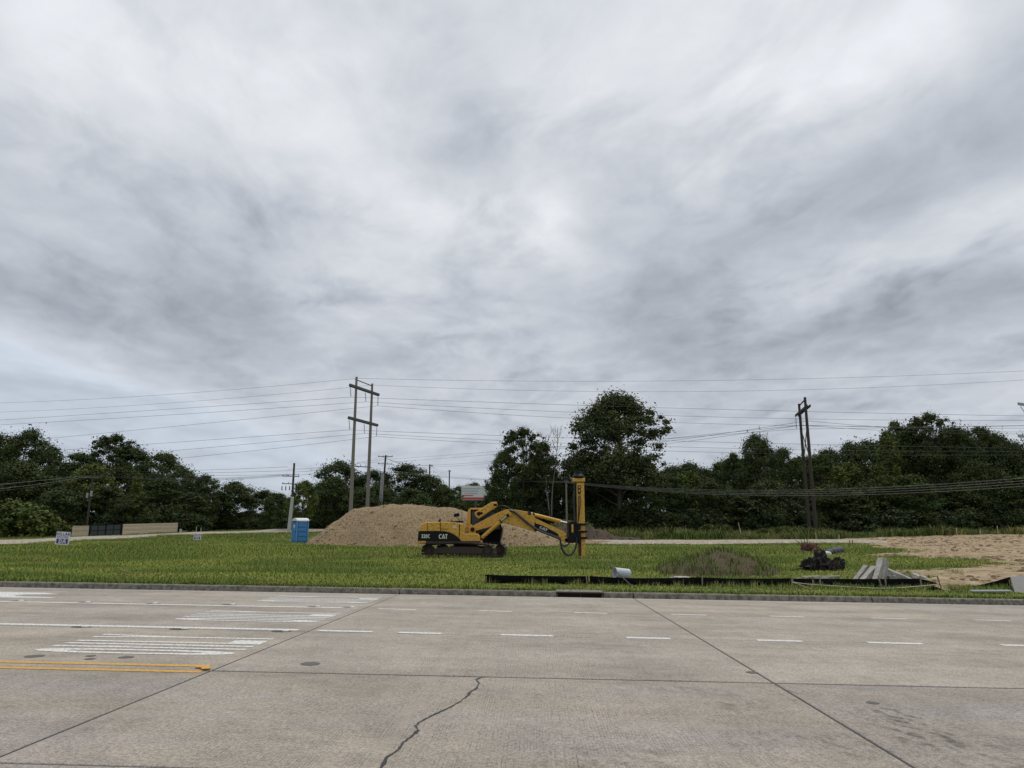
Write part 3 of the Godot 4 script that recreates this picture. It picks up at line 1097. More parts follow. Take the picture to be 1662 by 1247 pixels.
# ---------------------------------------------------------------- grass
func tuft(sd: int, n: int, h: float, spread: float, w: float, seedheads := 0.0) -> ArrayMesh:
	var r := RandomNumberGenerator.new()
	r.seed = sd
	var v := PackedVector3Array()
	var nn := PackedVector3Array()
	var cc := PackedColorArray()
	for i in n:
		var an := r.randf() * TAU
		var base := Vector3(cos(an), 0, sin(an)) * spread * sqrt(r.randf())
		var hh := h * r.randf_range(0.55, 1.15)
		var lean := Vector3(cos(an + r.randf_range(-1.0, 1.0)), 0, sin(an + r.randf_range(-1.0, 1.0))) * hh * r.randf_range(0.1, 0.65)
		var sa := r.randf() * TAU
		var side := Vector3(cos(sa), 0, sin(sa)) * w * r.randf_range(0.7, 1.2)
		var mid := base + Vector3(0, hh * 0.62, 0) + lean * 0.35
		var tip := base + Vector3(0, hh, 0) * r.randf_range(0.8, 1.0) + lean
		var g := r.randf_range(0.84, 1.16)
		var dry := r.randf()
		var col := Color(g, g, g)
		if dry > 0.86: col = Color(g * 1.7, g * 1.25, g * 1.1)
		base.y = -0.03
		for p in [base - side * 0.5, mid - side * 0.5, mid + side * 0.5, base - side * 0.5, mid + side * 0.5, base + side * 0.5, mid - side * 0.5, tip, mid + side * 0.5]:
			v.append(p)
			nn.append((Vector3.UP * 0.8 + lean.normalized() * 0.4 + side.cross(Vector3.UP).normalized() * 0.5).normalized())
			cc.append(Color(col.r / 2.2, col.g / 2.2, col.b / 2.2))
	var arr := []
	arr.resize(Mesh.ARRAY_MAX)
	arr[Mesh.ARRAY_VERTEX] = v
	arr[Mesh.ARRAY_NORMAL] = nn
	arr[Mesh.ARRAY_COLOR] = cc
	var am := ArrayMesh.new()
	am.add_surface_from_arrays(Mesh.PRIMITIVE_TRIANGLES, arr)
	return am

func sow(n: String, mesh: Mesh, m: Material, xfs: Array, cols: PackedColorArray, label: String, cat: String) -> void:
	var mm := MultiMesh.new()
	mm.transform_format = MultiMesh.TRANSFORM_3D
	mm.use_colors = true
	mm.mesh = mesh
	mm.instance_count = xfs.size()
	for i in xfs.size():
		mm.set_instance_transform(i, xfs[i])
		mm.set_instance_color(i, cols[i] * 2.2)
	var o := MultiMeshInstance3D.new()
	o.name = numbered(n)
	o.multimesh = mm
	o.material_override = m
	add_child(o)
	tag(o, label, cat, "", "stuff")

func l2_at(x: float, d: float) -> float:
	return fine.get_noise_2d(x * 90.0, d * 90.0) + 0.1

func build_grass() -> void:
	var gm := leaf_mat("grass_blade", 0.65, 0.3)
	var lush := FastNoiseLite.new()
	lush.seed = 44
	lush.frequency = 0.09
	lush.fractal_octaves = 3
	var short := [tuft(1, 22, 0.085, 0.15, 0.009), tuft(2, 22, 0.105, 0.16, 0.009)]
	var long_ := [tuft(3, 18, 0.17, 0.17, 0.010), tuft(4, 16, 0.23, 0.16, 0.010)]
	var xs := [[], [], [], []]
	var cs := [PackedColorArray(), PackedColorArray(), PackedColorArray(), PackedColorArray()]
	# [d0, d1, tufts per square metre, size]
	for z in [[19.0, 24.0, 90.0, 1.0], [24.0, 31.0, 60.0, 1.15], [31.0, 43.0, 34.0, 1.45], [43.0, 58.0, 19.0, 1.8], [58.0, 84.0, 10.0, 2.2]]:
		var x0: float = -z[1] * 0.80 - 3.0
		var x1: float = z[1] * 0.80 + 3.0
		var cnt := int((z[1] - z[0]) * (x1 - x0) * z[2])
		for i in cnt:
			var d := rng.randf_range(z[0], z[1])
			var x := rng.randf_range(x0, x1)
			if absf(x) > d * 0.80 + 3.0: continue
			var v := v_of(x, d)
			if v < 19.93: continue
			var u := u_of(x, d)
			if u > 0.5 and u < 1.87 and v < 20.62: continue
			var ip := in_pad(x, d)
			if ip > 0.1 and (ip > 2.2 or rng.randf() < 0.72 + ip * 0.12): continue
			if d > 54.0 and on_gravel(x, d) > (0.35 if x > -10.0 else 0.0): continue
			if d > 86.0 - x * 0.05: continue
			if x < -30.0 and d > 61.0 and x < -46.0 + (d - 67.0) * 0.55 + 2.0: continue
			var mh := mounds_at(x, d)
			if mh > 0.15 and d > 50.0: continue
			if mh > 0.06 and (rng.randf() < 0.45 or l2_at(x, d) < -0.06): continue
			if Vector2(x + 2.9, (d - 44.0)).length() < 2.6 and absf(d - 44.0) < 1.55: continue
			var y := H(x, d) + mh
			if v < 26.0: y = lerpf(road_y(x, d) + 0.128, H(x, d), smoothstep(19.9, 26.0, v)) + mh
			var l := lush.get_noise_2d(x, d * 1.6)
			var l2 := lush.get_noise_2d(x * 4.0 + 90.0, d * 4.0)
			var front := v < 22.6 and x > -1.2
			var tall := (l > 0.18 and not front) or mh > 0.1 or (x > -1.0 and v > 21.4 and v < 23.2 and rng.randf() < 0.12)
			if d > 43.0 and d < 55.0 and rng.randf() < 0.25: tall = true
			if v < 20.35: tall = false
			if front: tall = false
			var k := (2 if tall else 0) + rng.randi() % 2
			var s: float = z[3] * rng.randf_range(0.75, 1.25) * (0.75 if tall and d < 43.0 and mh < 0.1 else 1.0)
			var sy := minf(s, 1.15) * rng.randf_range(0.75, 1.25)
			if d > 52.0: sy *= 0.7
			if v > 20.2 and v < 22.4 and x > -1.0:
				sy *= 0.5
			var b := Basis(Vector3.UP, rng.randf() * TAU).scaled(Vector3(s, sy, s))
			xs[k].append(Transform3D(b, Vector3(x, y, -d)))
			var c := Color(0.20, 0.27, 0.055).lerp(Color(0.145, 0.22, 0.045), clampf(l * 1.6 + 0.4, 0, 1))
			c = c.lerp(Color(0.245, 0.24, 0.065), clampf(l2 * 1.4 - 0.05, 0.0, 0.7))
			if mh > 0.06: c = c.lerp(Color(0.085, 0.115, 0.032), 0.75)
			if v < 20.6: c = c.lerp(Color(0.10, 0.16, 0.03), 0.5)
			cs[k].append(c * rng.randf_range(0.92, 1.08))
	sow("short_grass", short[0], gm, xs[0], cs[0], "short green grass of the verge and field", "grass")
	sow("short_grass", short[1], gm, xs[1], cs[1], "short green grass of the verge and field", "grass")
	sow("long_grass", long_[0], gm, xs[2], cs[2], "longer unmown tufts in the green field", "grass")
	sow("long_grass", long_[1], gm, xs[3], cs[3], "longer unmown tufts in the green field", "grass")
	# thin seed stalks standing up in front of the black fence and round the excavator
	var stalk := tuft(31, 5, 0.42, 0.06, 0.007)
	var sx := []
	var sc := PackedColorArray()
	for i in 420:
		var px := rng.randf_range(786.0, 1560.0)
		var d := rng.randf_range(21.3, 22.25)
		if lush.get_noise_2d(px * 0.35, 9.0) < -0.08: continue
		var x := X(px, d)
		var s := rng.randf_range(0.5, 1.1)
		sx.append(Transform3D(Basis(Vector3.UP, rng.randf() * TAU).scaled(Vector3(s, s, s)), Vector3(x, ground_y(x, d), -d)))
		sc.append(Color(0.19, 0.20, 0.065) * rng.randf_range(0.7, 1.2))
	for i in 1500:
		var d := rng.randf_range(40.0, 43.2)
		var x := rng.randf_range(-12.0, 12.0)
		if lush.get_noise_2d(x * 1.3, d) < -0.05: continue
		var s := rng.randf_range(0.6, 1.3)
		sx.append(Transform3D(Basis(Vector3.UP, rng.randf() * TAU).scaled(Vector3(s * 1.5, s, s * 1.5)), Vector3(x, ground_y(x, d), -d)))
		sc.append(Color(0.17, 0.20, 0.05) * rng.randf_range(0.7, 1.2))
	sow("seed_stalks", stalk, gm, sx, sc, "thin pale seed stalks standing above the grass", "grass")
	# rank weeds along the fence line in front of the wood, and on the dark mound
	var weed := [tuft(7, 20, 0.55, 0.26, 0.024), tuft(8, 18, 0.7, 0.25, 0.024)]
	var wx := [[], []]
	var wc := [PackedColorArray(), PackedColorArray()]
	for i in 26000:
		var d := rng.randf_range(73.0, 104.0)
		var x := rng.randf_range(3.0, 84.0)
		if x > d * 0.80: continue
		if in_pad(x, d) > -0.3 or on_gravel(x, d) > -0.3: continue
		var mh := mounds_at(x, d)
		if mh > 0.1 and not (mh > 1.3 and x < 9.0): continue
		var start := 77.0 + lush.get_noise_2d(x * 0.6, 3.0) * 5.0 + maxf(0.0, x - 30.0) * 0.20
		if d < start and mh < 0.1: continue
		var l := lush.get_noise_2d(x * 1.2, d)
		if rng.randf() > 0.65 + l: continue
		var s := rng.randf_range(0.45, 1.2) * (1.0 + l * 1.1) * (0.5 if mh > 0.1 else 1.0)
		var k := rng.randi() % 2
		wx[k].append(Transform3D(Basis(Vector3.UP, rng.randf() * TAU).scaled(Vector3(s * 1.3, s, s * 1.3)), Vector3(x, H(x, d) + mh, -d)))
		var c := Color(0.085, 0.125, 0.028).lerp(Color(0.19, 0.175, 0.06), clampf(lush.get_noise_2d(x * 0.9 + 50.0, d * 2.0) * 1.8 + 0.1, 0.0, 0.9))
		wc[k].append(c * rng.randf_range(0.8, 1.2))
	for k in 2: sow("tall_weeds", weed[k], gm, wx[k], wc[k], "tall yellowish weeds in front of the wood", "weeds")
	# grass beyond the gravel road, under the far trees
	var fx := []
	var fc := PackedColorArray()
	for i in 16000:
		var d := rng.randf_range(70.0, 118.0)
		var x := rng.randf_range(-90.0, 2.0)
		if absf(x) > d * 0.82: continue
		if on_gravel(x, d) > -0.2 or mounds_at(x, d) > 0.02: continue
		fx.append(Transform3D(Basis(Vector3.UP, rng.randf() * TAU).scaled(Vector3.ONE * rng.randf_range(0.8, 1.4)), Vector3(x, H(x, d), -d)))
		fc.append(Color(0.12, 0.165, 0.036) * rng.randf_range(0.8, 1.2))
	sow("far_grass", long_[0], gm, fx, fc, "grass under the trees beyond the gravel road", "grass")

# ---------------------------------------------------------------- trees
# kinds: "round", "airy", "cone", "column", "shrub"
func tree_meshes(sd: int, kind: String, h: float, w: float, col: Color, leaves: int) -> Dictionary:
	var r := RandomNumberGenerator.new()
	r.seed = sd
	var bot: float = {"round": 0.12, "airy": 0.26, "cone": 0.06, "column": 0.05, "shrub": 0.0}[kind]
	var clumps := []
	var nc: int = {"round": 150, "airy": 150, "cone": 120, "column": 90, "shrub": 56}[kind]
	var cr: float = w * (0.105 if kind != "airy" else 0.085)
	var lop := Vector3(r.randf_range(-0.12, 0.12), 0, r.randf_range(-0.12, 0.12)) * w
	var lobes := []
	for i in 6: lobes.append([r.randf() * TAU, r.randf_range(0.75, 1.15), r.randf_range(0.2, 0.9)])
	for i in nc:
		var t := r.randf()
		if kind == "airy": t = pow(t, 0.8)
		var env := 0.0
		match kind:
			"cone": env = pow(1.0 - t, 0.75) * 0.95 + 0.05
			"column": env = sqrt(maxf(0.0, 1.0 - pow(absf(t * 2.0 - 0.9), 2.4)))
			"shrub": env = sqrt(maxf(0.0, 1.0 - t * t))
			_: env = sqrt(maxf(0.02, 1.0 - pow(absf(t * 1.9 - 0.85), 2.2)))
		var an := r.randf() * TAU
		var lobe := 1.0
		for l in lobes:
			if absf(t - l[2]) < 0.25: lobe = maxf(0.7, lerpf(lobe, l[1], maxf(0.0, cos(an - l[0])) * 0.9))
		var rad := env * lobe * (w / 2.0 - cr * 0.7) * sqrt(r.randf_range(0.12, 1.0))
		var c := Vector3(cos(an) * rad, lerpf(bot * h + cr * 0.5, h - cr * 0.75, t), sin(an) * rad) + lop * t
		var cs := 0.45 + 0.9 * pow(r.randf(), 1.3)
		if r.randf() < 0.22:
			c = Vector3(c.x * 1.1, c.y + (0.03 * h if t > 0.6 else 0.0), c.z * 1.1)
			cs *= 0.6
		clumps.append([c, cr * cs, r.randf_range(0.7, 1.35)])
	var sum := 0.0
	for c in clumps: sum += c[1] * c[1]
	var v := PackedVector3Array()
	var nn := PackedVector3Array()
	var cc := PackedColorArray()
	var ix := PackedInt32Array()
	for c in clumps:
		var n := int(leaves * c[1] * c[1] / sum)
		var hue := r.randf_range(-0.12, 0.12)
		for i in n:
			var d := Vector3(r.randfn(), r.randfn(), r.randfn()).normalized()
			var p: Vector3 = c[0] + d * Vector3(1.0, 0.8, 1.0) * c[1] * minf(absf(r.randfn()) * 0.62 + 0.12, 1.9)
			if p.y < 0.02: continue
			var nrm := (d * 0.7 + Vector3(r.randfn(), r.randfn(), r.randfn()) * 0.55 + Vector3.UP * 0.35).normalized()
			var a := nrm.cross(Vector3(r.randfn(), r.randfn(), r.randfn())).normalized()
			var b := nrm.cross(a)
			var s := r.randf_range(0.10, 0.21) * (0.9 if kind == "shrub" else 1.0)
			var k := v.size()
			v.append(p - a * s)
			v.append(p + b * s * 0.62 + nrm * s * 0.12)
			v.append(p + a * s)
			v.append(p - b * s * 0.62 + nrm * s * 0.12)
			var g: float = c[2] * r.randf_range(0.72, 1.28)
			var cl := Color(col.r * g * (1.0 + hue), col.g * g, col.b * g * (1.0 - hue))
			for q in 4:
				nn.append(nrm)
				cc.append(Color(cl.r * 4.0, cl.g * 4.0, cl.b * 4.0))
			ix.append_array(PackedInt32Array([k, k + 1, k + 2, k, k + 2, k + 3]))
	var arr := []
	arr.resize(Mesh.ARRAY_MAX)
	arr[Mesh.ARRAY_VERTEX] = v
	arr[Mesh.ARRAY_NORMAL] = nn
	arr[Mesh.ARRAY_COLOR] = cc
	arr[Mesh.ARRAY_INDEX] = ix
	var crown := ArrayMesh.new()
	crown.add_surface_from_arrays(Mesh.PRIMITIVE_TRIANGLES, arr)
	var st := S()
	if kind == "shrub":
		for i in 5:
			var c = clumps[i * 7]
			tube(st, [Vector3(r.randf_range(-0.2, 0.2), -0.1, r.randf_range(-0.2, 0.2)), c[0] * 0.5, c[0]], 0.05, 0.015, 5, false)
	else:
		var tr := h * 0.016
		var bend := Vector3(r.randf_range(-0.4, 0.4), 0, r.randf_range(-0.4, 0.4))
		var spine := []
		for i in 7:
			var t := i / 6.0
			spine.append(Vector3(0, -0.3 + t * h * 0.9, 0) + bend * sin(t * 3.0) + lop * t * 0.8)
		tube(st, spine, tr, tr * 0.18, 8, false)
		for i in range(0, clumps.size(), 3):
			var c: Vector3 = clumps[i][0]
			var t := clampf((c.y / h - 0.14) / 0.9, 0.08, 0.92)
			var k := t * 6.0
			var a: Vector3 = (spine[int(k)] as Vector3).lerp(spine[mini(int(k) + 1, 6)], k - int(k))
			tube(st, [a, a.lerp(c, 0.5) + Vector3(0, 0.25, 0), c], tr * 0.34 * (1.1 - t), tr * 0.08, 5, false)
	return {"trunk": done(st), "crown": crown, "h": h, "w": w}

func plant(proto: Dictionary, n: String, px: float, top: float, wpx: float, d: float, label: String, cat: String, group: String, sink := 0.0) -> void:
	var p := on_ground(px, d)
	var hh := P(px, top, d).y - p.y
	var ww := wpx / F * d
	var o := thing(n, label, cat, p, rng.randf() * TAU, group)
	o.scale = Vector3(ww / proto.w, hh / proto.h, ww / proto.w)
	put(o, "trunk" if cat == "tree" else "stems", proto.trunk, mats["bark"])
	put(o, "crown" if cat == "tree" else "foliage", proto.crown, mats["leaf"])

func left_label(px: float, top: float) -> String:
	var size := "tall dense tree " if top < 745.0 else ("lower dense tree " if top < 780.0 else "low dark tree ")
	if px < 90.0: return size + "behind the yellowish green bush"
	if px < 190.0: return size + "behind the black gate"
	if px < 275.0: return size + "behind the long plank fence"
	if px < 335.0: return size + "past the end of the long plank fence"
	if px < 470.0: return size + "beyond the far end of the gravel road"
	if px < 560.0: return size + "behind the blue portable toilet"
	if px < 640.0: return size + "behind the twin concrete poles"
	return size + "behind the flat top of the dirt mound"

func landmark(px: float) -> String:
	if px < 960.0: return "behind the drilling mast"
	if px < 1110.0: return "around the foot of the tallest tree"
	if px < 1270.0: return "between the tallest tree and the wooden pole pair"
	if px < 1420.0: return "behind the wooden pole pair"
	if px < 1540.0: return "around the yellowish pointed tree"
	return "behind the wide end of the dirt pad"

func where(px: float, top: float) -> String:
	return ("tall dark leafy tree " if top < 722.0 else ("middling dark leafy tree " if top < 765.0 else "low dark leafy tree ")) + landmark(px)

func build_trees() -> void:
	mottled("bark", [c3(0.03, 0.025, 0.02), c3(0.075, 0.062, 0.05), c3(0.12, 0.105, 0.09)], 0.8, 0.95, 0.03, 171)
	var lm := leaf_mat("leaf", 0.8, 0.35)
	lm.albedo_color = Color(0.25, 0.25, 0.25).linear_to_srgb()
	var dk := Color(0.054, 0.075, 0.025)
	var md := Color(0.060, 0.088, 0.026)
	var lt := Color(0.095, 0.12, 0.03)
	var K := {
		"a": tree_meshes(11, "round", 15, 11, dk, 27300), "b": tree_meshes(12, "round", 15, 10, md, 25200), "c": tree_meshes(13, "round", 12, 11, dk, 25200),
		"airy": tree_meshes(14, "airy", 17, 10, dk, 17850), "airy2": tree_meshes(15, "airy", 16, 9, md, 16800),
		"big": tree_meshes(16, "airy", 19, 15, Color(0.062, 0.080, 0.032), 60000), "cone": tree_meshes(17, "cone", 13, 7, lt, 18900), "cone2": tree_meshes(18, "cone", 12, 8, md, 18900),
		"light": tree_meshes(19, "round", 11, 9, lt, 21000), "shrub": tree_meshes(20, "shrub", 4, 6, Color(0.045, 0.064, 0.02), 10500), "shrub2": tree_meshes(21, "shrub", 3.5, 5, Color(0.036, 0.05, 0.018), 9450), "shrub3": tree_meshes(22, "shrub", 3, 5, Color(0.08, 0.105, 0.026), 9450),
		"e": tree_meshes(23, "round", 16, 13, dk, 29400), "f": tree_meshes(24, "column", 12, 6, dk, 16800),
	}
	var lg := "trees of the wood behind the plank fence"
	# [proto, px, top py, width px, depth]
	for q in [["e", 5, 693, 120, 116], ["a", 62, 724, 110, 128], ["b", 105, 732, 110, 124], ["a", 205, 722, 110, 128], ["b", 245, 733, 105, 120], ["c", 288, 757, 100, 114], ["e", 315, 770, 75, 110], ["c", 60, 765, 130, 110], ["a", 260, 775, 110, 108], ["f", 160, 790, 80, 104], ["e", -60, 700, 140, 118], ["c", -100, 720, 140, 108], ["a", 10, 745, 120, 108], ["c", 205, 800, 90, 103], ["f", 310, 800, 70, 104], ["c", 100, 790, 110, 103]]:
		plant(K[q[0]], "broadleaf_tree", q[1], q[2], q[3], q[4], left_label(q[1], q[2]), "tree", lg)
	plant(K["airy"], "broadleaf_tree", 160, 704, 100, 126, "tall open-crowned tree topping the wood behind the plank fence", "tree", "")
	plant(K["light"], "broadleaf_tree", 130, 752, 100, 108, "lighter green rounded tree behind the black gate", "tree", "")
	plant(K["cone"], "conical_tree", 216, 764, 44, 102, "narrow pointed light green tree behind the plank fence", "tree", "")
	lg = "trees beyond the gravel road and mound"
	for q in [["c", 385, 780, 100, 116], ["c", 430, 795, 90, 122], ["b", 452, 800, 60, 112], ["a", 540, 746, 110, 126], ["e", 585, 762, 100, 128], ["c", 528, 773, 92, 106], ["e", 648, 754, 120, 130], ["a", 695, 770, 80, 128], ["c", 610, 785, 90, 118], ["b", 665, 792, 80, 114], ["c", 345, 795, 60, 124], ["b", 720, 790, 70, 130], ["c", 575, 790, 90, 110]]:
		plant(K[q[0]], "broadleaf_tree", q[1], q[2], q[3], q[4], left_label(q[1], q[2]), "tree", lg)
	plant(K["light"], "broadleaf_tree", 484, 778, 52, 98, "small pale green tree beside the dark utility pole", "tree", "")
	plant(K["cone2"], "conical_tree", 432, 806, 44, 104, "small pointed tree between the round tree and the utility pole", "tree", "")
	for q in [["b", 742, 788, 70, 190], ["a", 768, 783, 60, 200], ["c", 790, 788, 60, 185], ["b", 715, 785, 60, 195]]:
		plant(K[q[0]], "broadleaf_tree", q[1], q[2], q[3], q[4], "far-off grey green tree behind the billboard", "tree", "far trees behind the billboard")
	plant(K["cone2"], "conical_tree", 742, 812, 44, 118, "bushy green tree below the billboard", "tree", "")
	# the middle of the wood
	plant(K["big"], "broadleaf_tree", 1003, 639, 205, 100, "tall spreading tree that rises well above the rest of the wood", "tree", "")
	plant(K["airy"], "broadleaf_tree", 843, 694, 100, 101, "open-crowned tree standing next to the bare dead tree", "tree", "")
	lg = "trees of the wood behind the weeds"
	for q in [["a", 815, 728, 62, 99], ["airy2", 886, 722, 62, 104], ["b", 945, 742, 90, 112], ["c", 800, 792, 50, 100], ["c", 860, 770, 90, 104], ["e", 930, 775, 90, 104], ["c", 1000, 768, 100, 104], ["b", 1080, 770, 90, 106], ["a", 1125, 752, 80, 118], ["b", 1172, 748, 80, 120], ["a", 1235, 702, 92, 110], ["airy2", 1205, 735, 60, 112], ["b", 1285, 724, 70, 114], ["c", 1160, 780, 100, 104], ["c", 1260, 775, 110, 104], ["b", 1345, 736, 86, 114], ["a", 1395, 715, 90, 112], ["e", 1515, 690, 120, 112], ["airy", 1524, 670, 100, 110], ["airy2", 1480, 682, 80, 112], ["a", 1572, 692, 90, 110], ["airy", 1625, 690, 90, 116], ["e", 1660, 705, 100, 114], ["c", 1340, 785, 110, 104], ["c", 1420, 780, 110, 104], ["b", 1490, 770, 110, 104], ["c", 1560, 780, 100, 104], ["e", 1600, 745, 120, 104], ["b", 1660, 770, 110, 102], ["a", 1720, 690, 130, 112], ["e", 1780, 710, 130, 106], ["b", 1040, 790, 90, 102], ["e", 1140, 752, 120, 128], ["a", 1190, 742, 120, 130], ["e", 1250, 728, 120, 130], ["b", 1310, 738, 120, 130], ["e", 1370, 726, 120, 130], ["a", 1430, 712, 130, 130], ["e", 1490, 700, 130, 132], ["b", 1550, 700, 130, 132], ["e", 1610, 706, 130, 132], ["c", 870, 745, 110, 120], ["e", 1080, 755, 120, 124], ["e", 980, 742, 120, 122], ["c", 965, 775, 90, 108], ["f", 905, 790, 60, 103], ["f", 1210, 800, 80, 102], ["f", 1390, 800, 80, 102]]:
		plant(K[q[0]], "broadleaf_tree", q[1], q[2], q[3], q[4], where(q[1], q[2]), "tree", lg)
	plant(K["cone"], "conical_tree", 1447, 696, 84, 106, "yellowish green pointed tree among the dark trees", "tree", "")
	plant(K["light"], "broadleaf_tree", 1375, 748, 80, 108, "lighter olive green tree beside the wooden pole pair", "tree", "")
	plant(K["light"], "broadleaf_tree", 1115, 762, 70, 108, "lighter olive green tree beside the tallest tree", "tree", "")
	# understorey
	for i in 34:
		var px := 790.0 + i * 27.5 + rng.randf_range(-8, 8)
		plant(K[["shrub2", "shrub2", "shrub"][i % 3]], "bush", px, rng.randf_range(815, 838), rng.randf_range(55, 85), rng.randf_range(98.5, 101.5), "dark bush in the wood, " + landmark(px), "bush", "bushes at the foot of the wood")
	for i in 20:
		var px := -30.0 + i * 18.5 + rng.randf_range(-6, 6)
		plant(K[["shrub2", "shrub"][i % 2]], "bush", px, rng.randf_range(818, 838), rng.randf_range(50, 75), rng.randf_range(101.0, 104.0), "dark bush under the trees behind the plank fence", "bush", "bushes behind the plank fence")
	for i in 15:
		var px := 478.0 + i * 21.0 + rng.randf_range(-6, 6)
		plant(K[["shrub2", "shrub"][i % 2]], "bush", px, rng.randf_range(815, 835), rng.randf_range(50, 75), rng.randf_range(104.0, 108.0), "dark bush under the trees behind the dirt mound", "bush", "bushes behind the dirt mound")
	for i in 7:
		var px := 345.0 + i * 20.0
		plant(K[["shrub2", "shrub"][i % 2]], "bush", px, rng.randf_range(822, 840), rng.randf_range(45, 60), rng.randf_range(112.0, 118.0), "dark bush under the round trees beyond the gravel road", "bush", "bushes beyond the gravel road")
	plant(K["shrub3"], "bush", 22, 812, 120, 84, "large yellowish green bush at the edge of the gravel road", "bush", "")
	plant(K["shrub3"], "bush", 88, 846, 56, 86, "low bright green bush against the end of the plank fence", "bush", "")
	plant(K["shrub"], "bush", 50, 836, 60, 88, "dark green bush between the two brighter bushes", "bush", "")
	for q in [[1150, 850, 34, 92], [1180, 852, 24, 90], [1275, 854, 34, 91], [1600, 856, 22, 92], [1240, 858, 30, 90], [1455, 862, 34, 90]]:
		plant(K["shrub3"], "weed_bush", q[0], q[1], q[2], q[3], "low bushy weed growing among the tall weeds", "weed bush", "weed bushes before the wood")
	# bare dead tree
	var dt := thing("dead_tree", "bare dead tree with thin pale branches beside the open-crowned tree", "tree", on_ground(892, 100.5))
	var st := S()
	var r := RandomNumberGenerator.new()
	r.seed = 9
	var top := P(892, 692, 100.5).y - dt.position.y
	for k in 2:
		var dx: float = [-0.3, 0.8][k]
		var hh: float = top * [0.93, 1.0][k]
		var sp := []
		for i in 8: sp.append(Vector3(dx * i / 4.0 + sin(i * 1.3 + k) * 0.12, hh * i / 7.0 - 0.1, 0.2 * sin(i * 0.9)))
		tube(st, sp, 0.15, 0.02, 6)
		for i in 16:
			var t := r.randf_range(0.55, 0.95) * 7.0
			var a: Vector3 = (sp[int(t)] as Vector3).lerp(sp[mini(int(t) + 1, 7)], t - int(t))
			var an := r.randf() * TAU
			var l := r.randf_range(0.8, 2.2)
			var e := a + Vector3(cos(an) * l * 0.55, l, sin(an) * l * 0.5)
			tube(st, [a, a.lerp(e, 0.5) + Vector3(cos(an), -0.2, sin(an)) * 0.15, e], 0.035, 0.012, 4)
			for j in 3:
				var m := a.lerp(e, r.randf_range(0.4, 0.9))
				tube(st, [m, m + Vector3(r.randf_range(-0.5, 0.5), r.randf_range(0.3, 0.9), r.randf_range(-0.5, 0.5))], 0.018, 0.008, 3)
	put(dt, "trunk", done(st), mottled("dead_wood", [c3(0.14, 0.125, 0.11), c3(0.26, 0.24, 0.21)], 0.6, 0.95, 0.03, 181))

# ---------------------------------------------------------------- pylons, poles, wires, billboard
func wire(n: String, a: Vector3, b: Vector3, mid: Array, label: String, group: String, r := 0.022, mat := "wire") -> void:
	# sag chosen so that the wire hangs to the measured mid height [px, py]
	var sag := 0.6
	if mid.size() == 2:
		var t := 0.5
		for i in 12:
			var p := a.lerp(b, t)
			var want := X(mid[0], -p.z)
			t = clampf((want - a.x) / (b.x - a.x), 0.05, 0.95)
		var q := a.lerp(b, t)
		sag = (q.y - P(mid[0], mid[1], -q.z).y) / (4.0 * t * (1.0 - t))
	elif mid.size() == 1: sag = mid[0]
	var st := S()
	tube(st, catenary(a, b, maxf(sag, 0.05), 28), r, r, 5)
	var o := put(self, n, done(st), mats[mat])
	tag(o, label, "wire", group)

func insulator(parent: Node, a: Vector3, b: Vector3, discs := 8) -> void:
	var st := S()
	tube(st, [a, b], 0.02, 0.02, 5)
	var dir := (b - a).normalized()
	var x := dir.cross(Vector3.BACK).normalized()
	for i in discs:
		var t := 0.2 + 0.7 * i / (discs - 1)
		lathe(st, [Vector2(0.02, -0.04), Vector2(0.085, -0.015), Vector2(0.085, 0.01), Vector2(0.02, 0.035)], Transform3D(Basis(x, dir, x.cross(dir)), a.lerp(b, t)), 8)
	put(parent, "insulator", done(st), flat_mat("insulator", c3(0.10, 0.10, 0.105), 0.4))

func pole_to(parent: Node, n: String, foot: Vector3, top: Vector3, r0: float, r1: float, m: Material) -> void:
	var st := S()
	var pts := []
	for i in 5: pts.append((foot - Vector3(0, 0.4, 0)).lerp(top, i / 4.0) - parent.position)
	tube(st, pts, r0, r1, 12)
	put(parent, n, done(st), m)

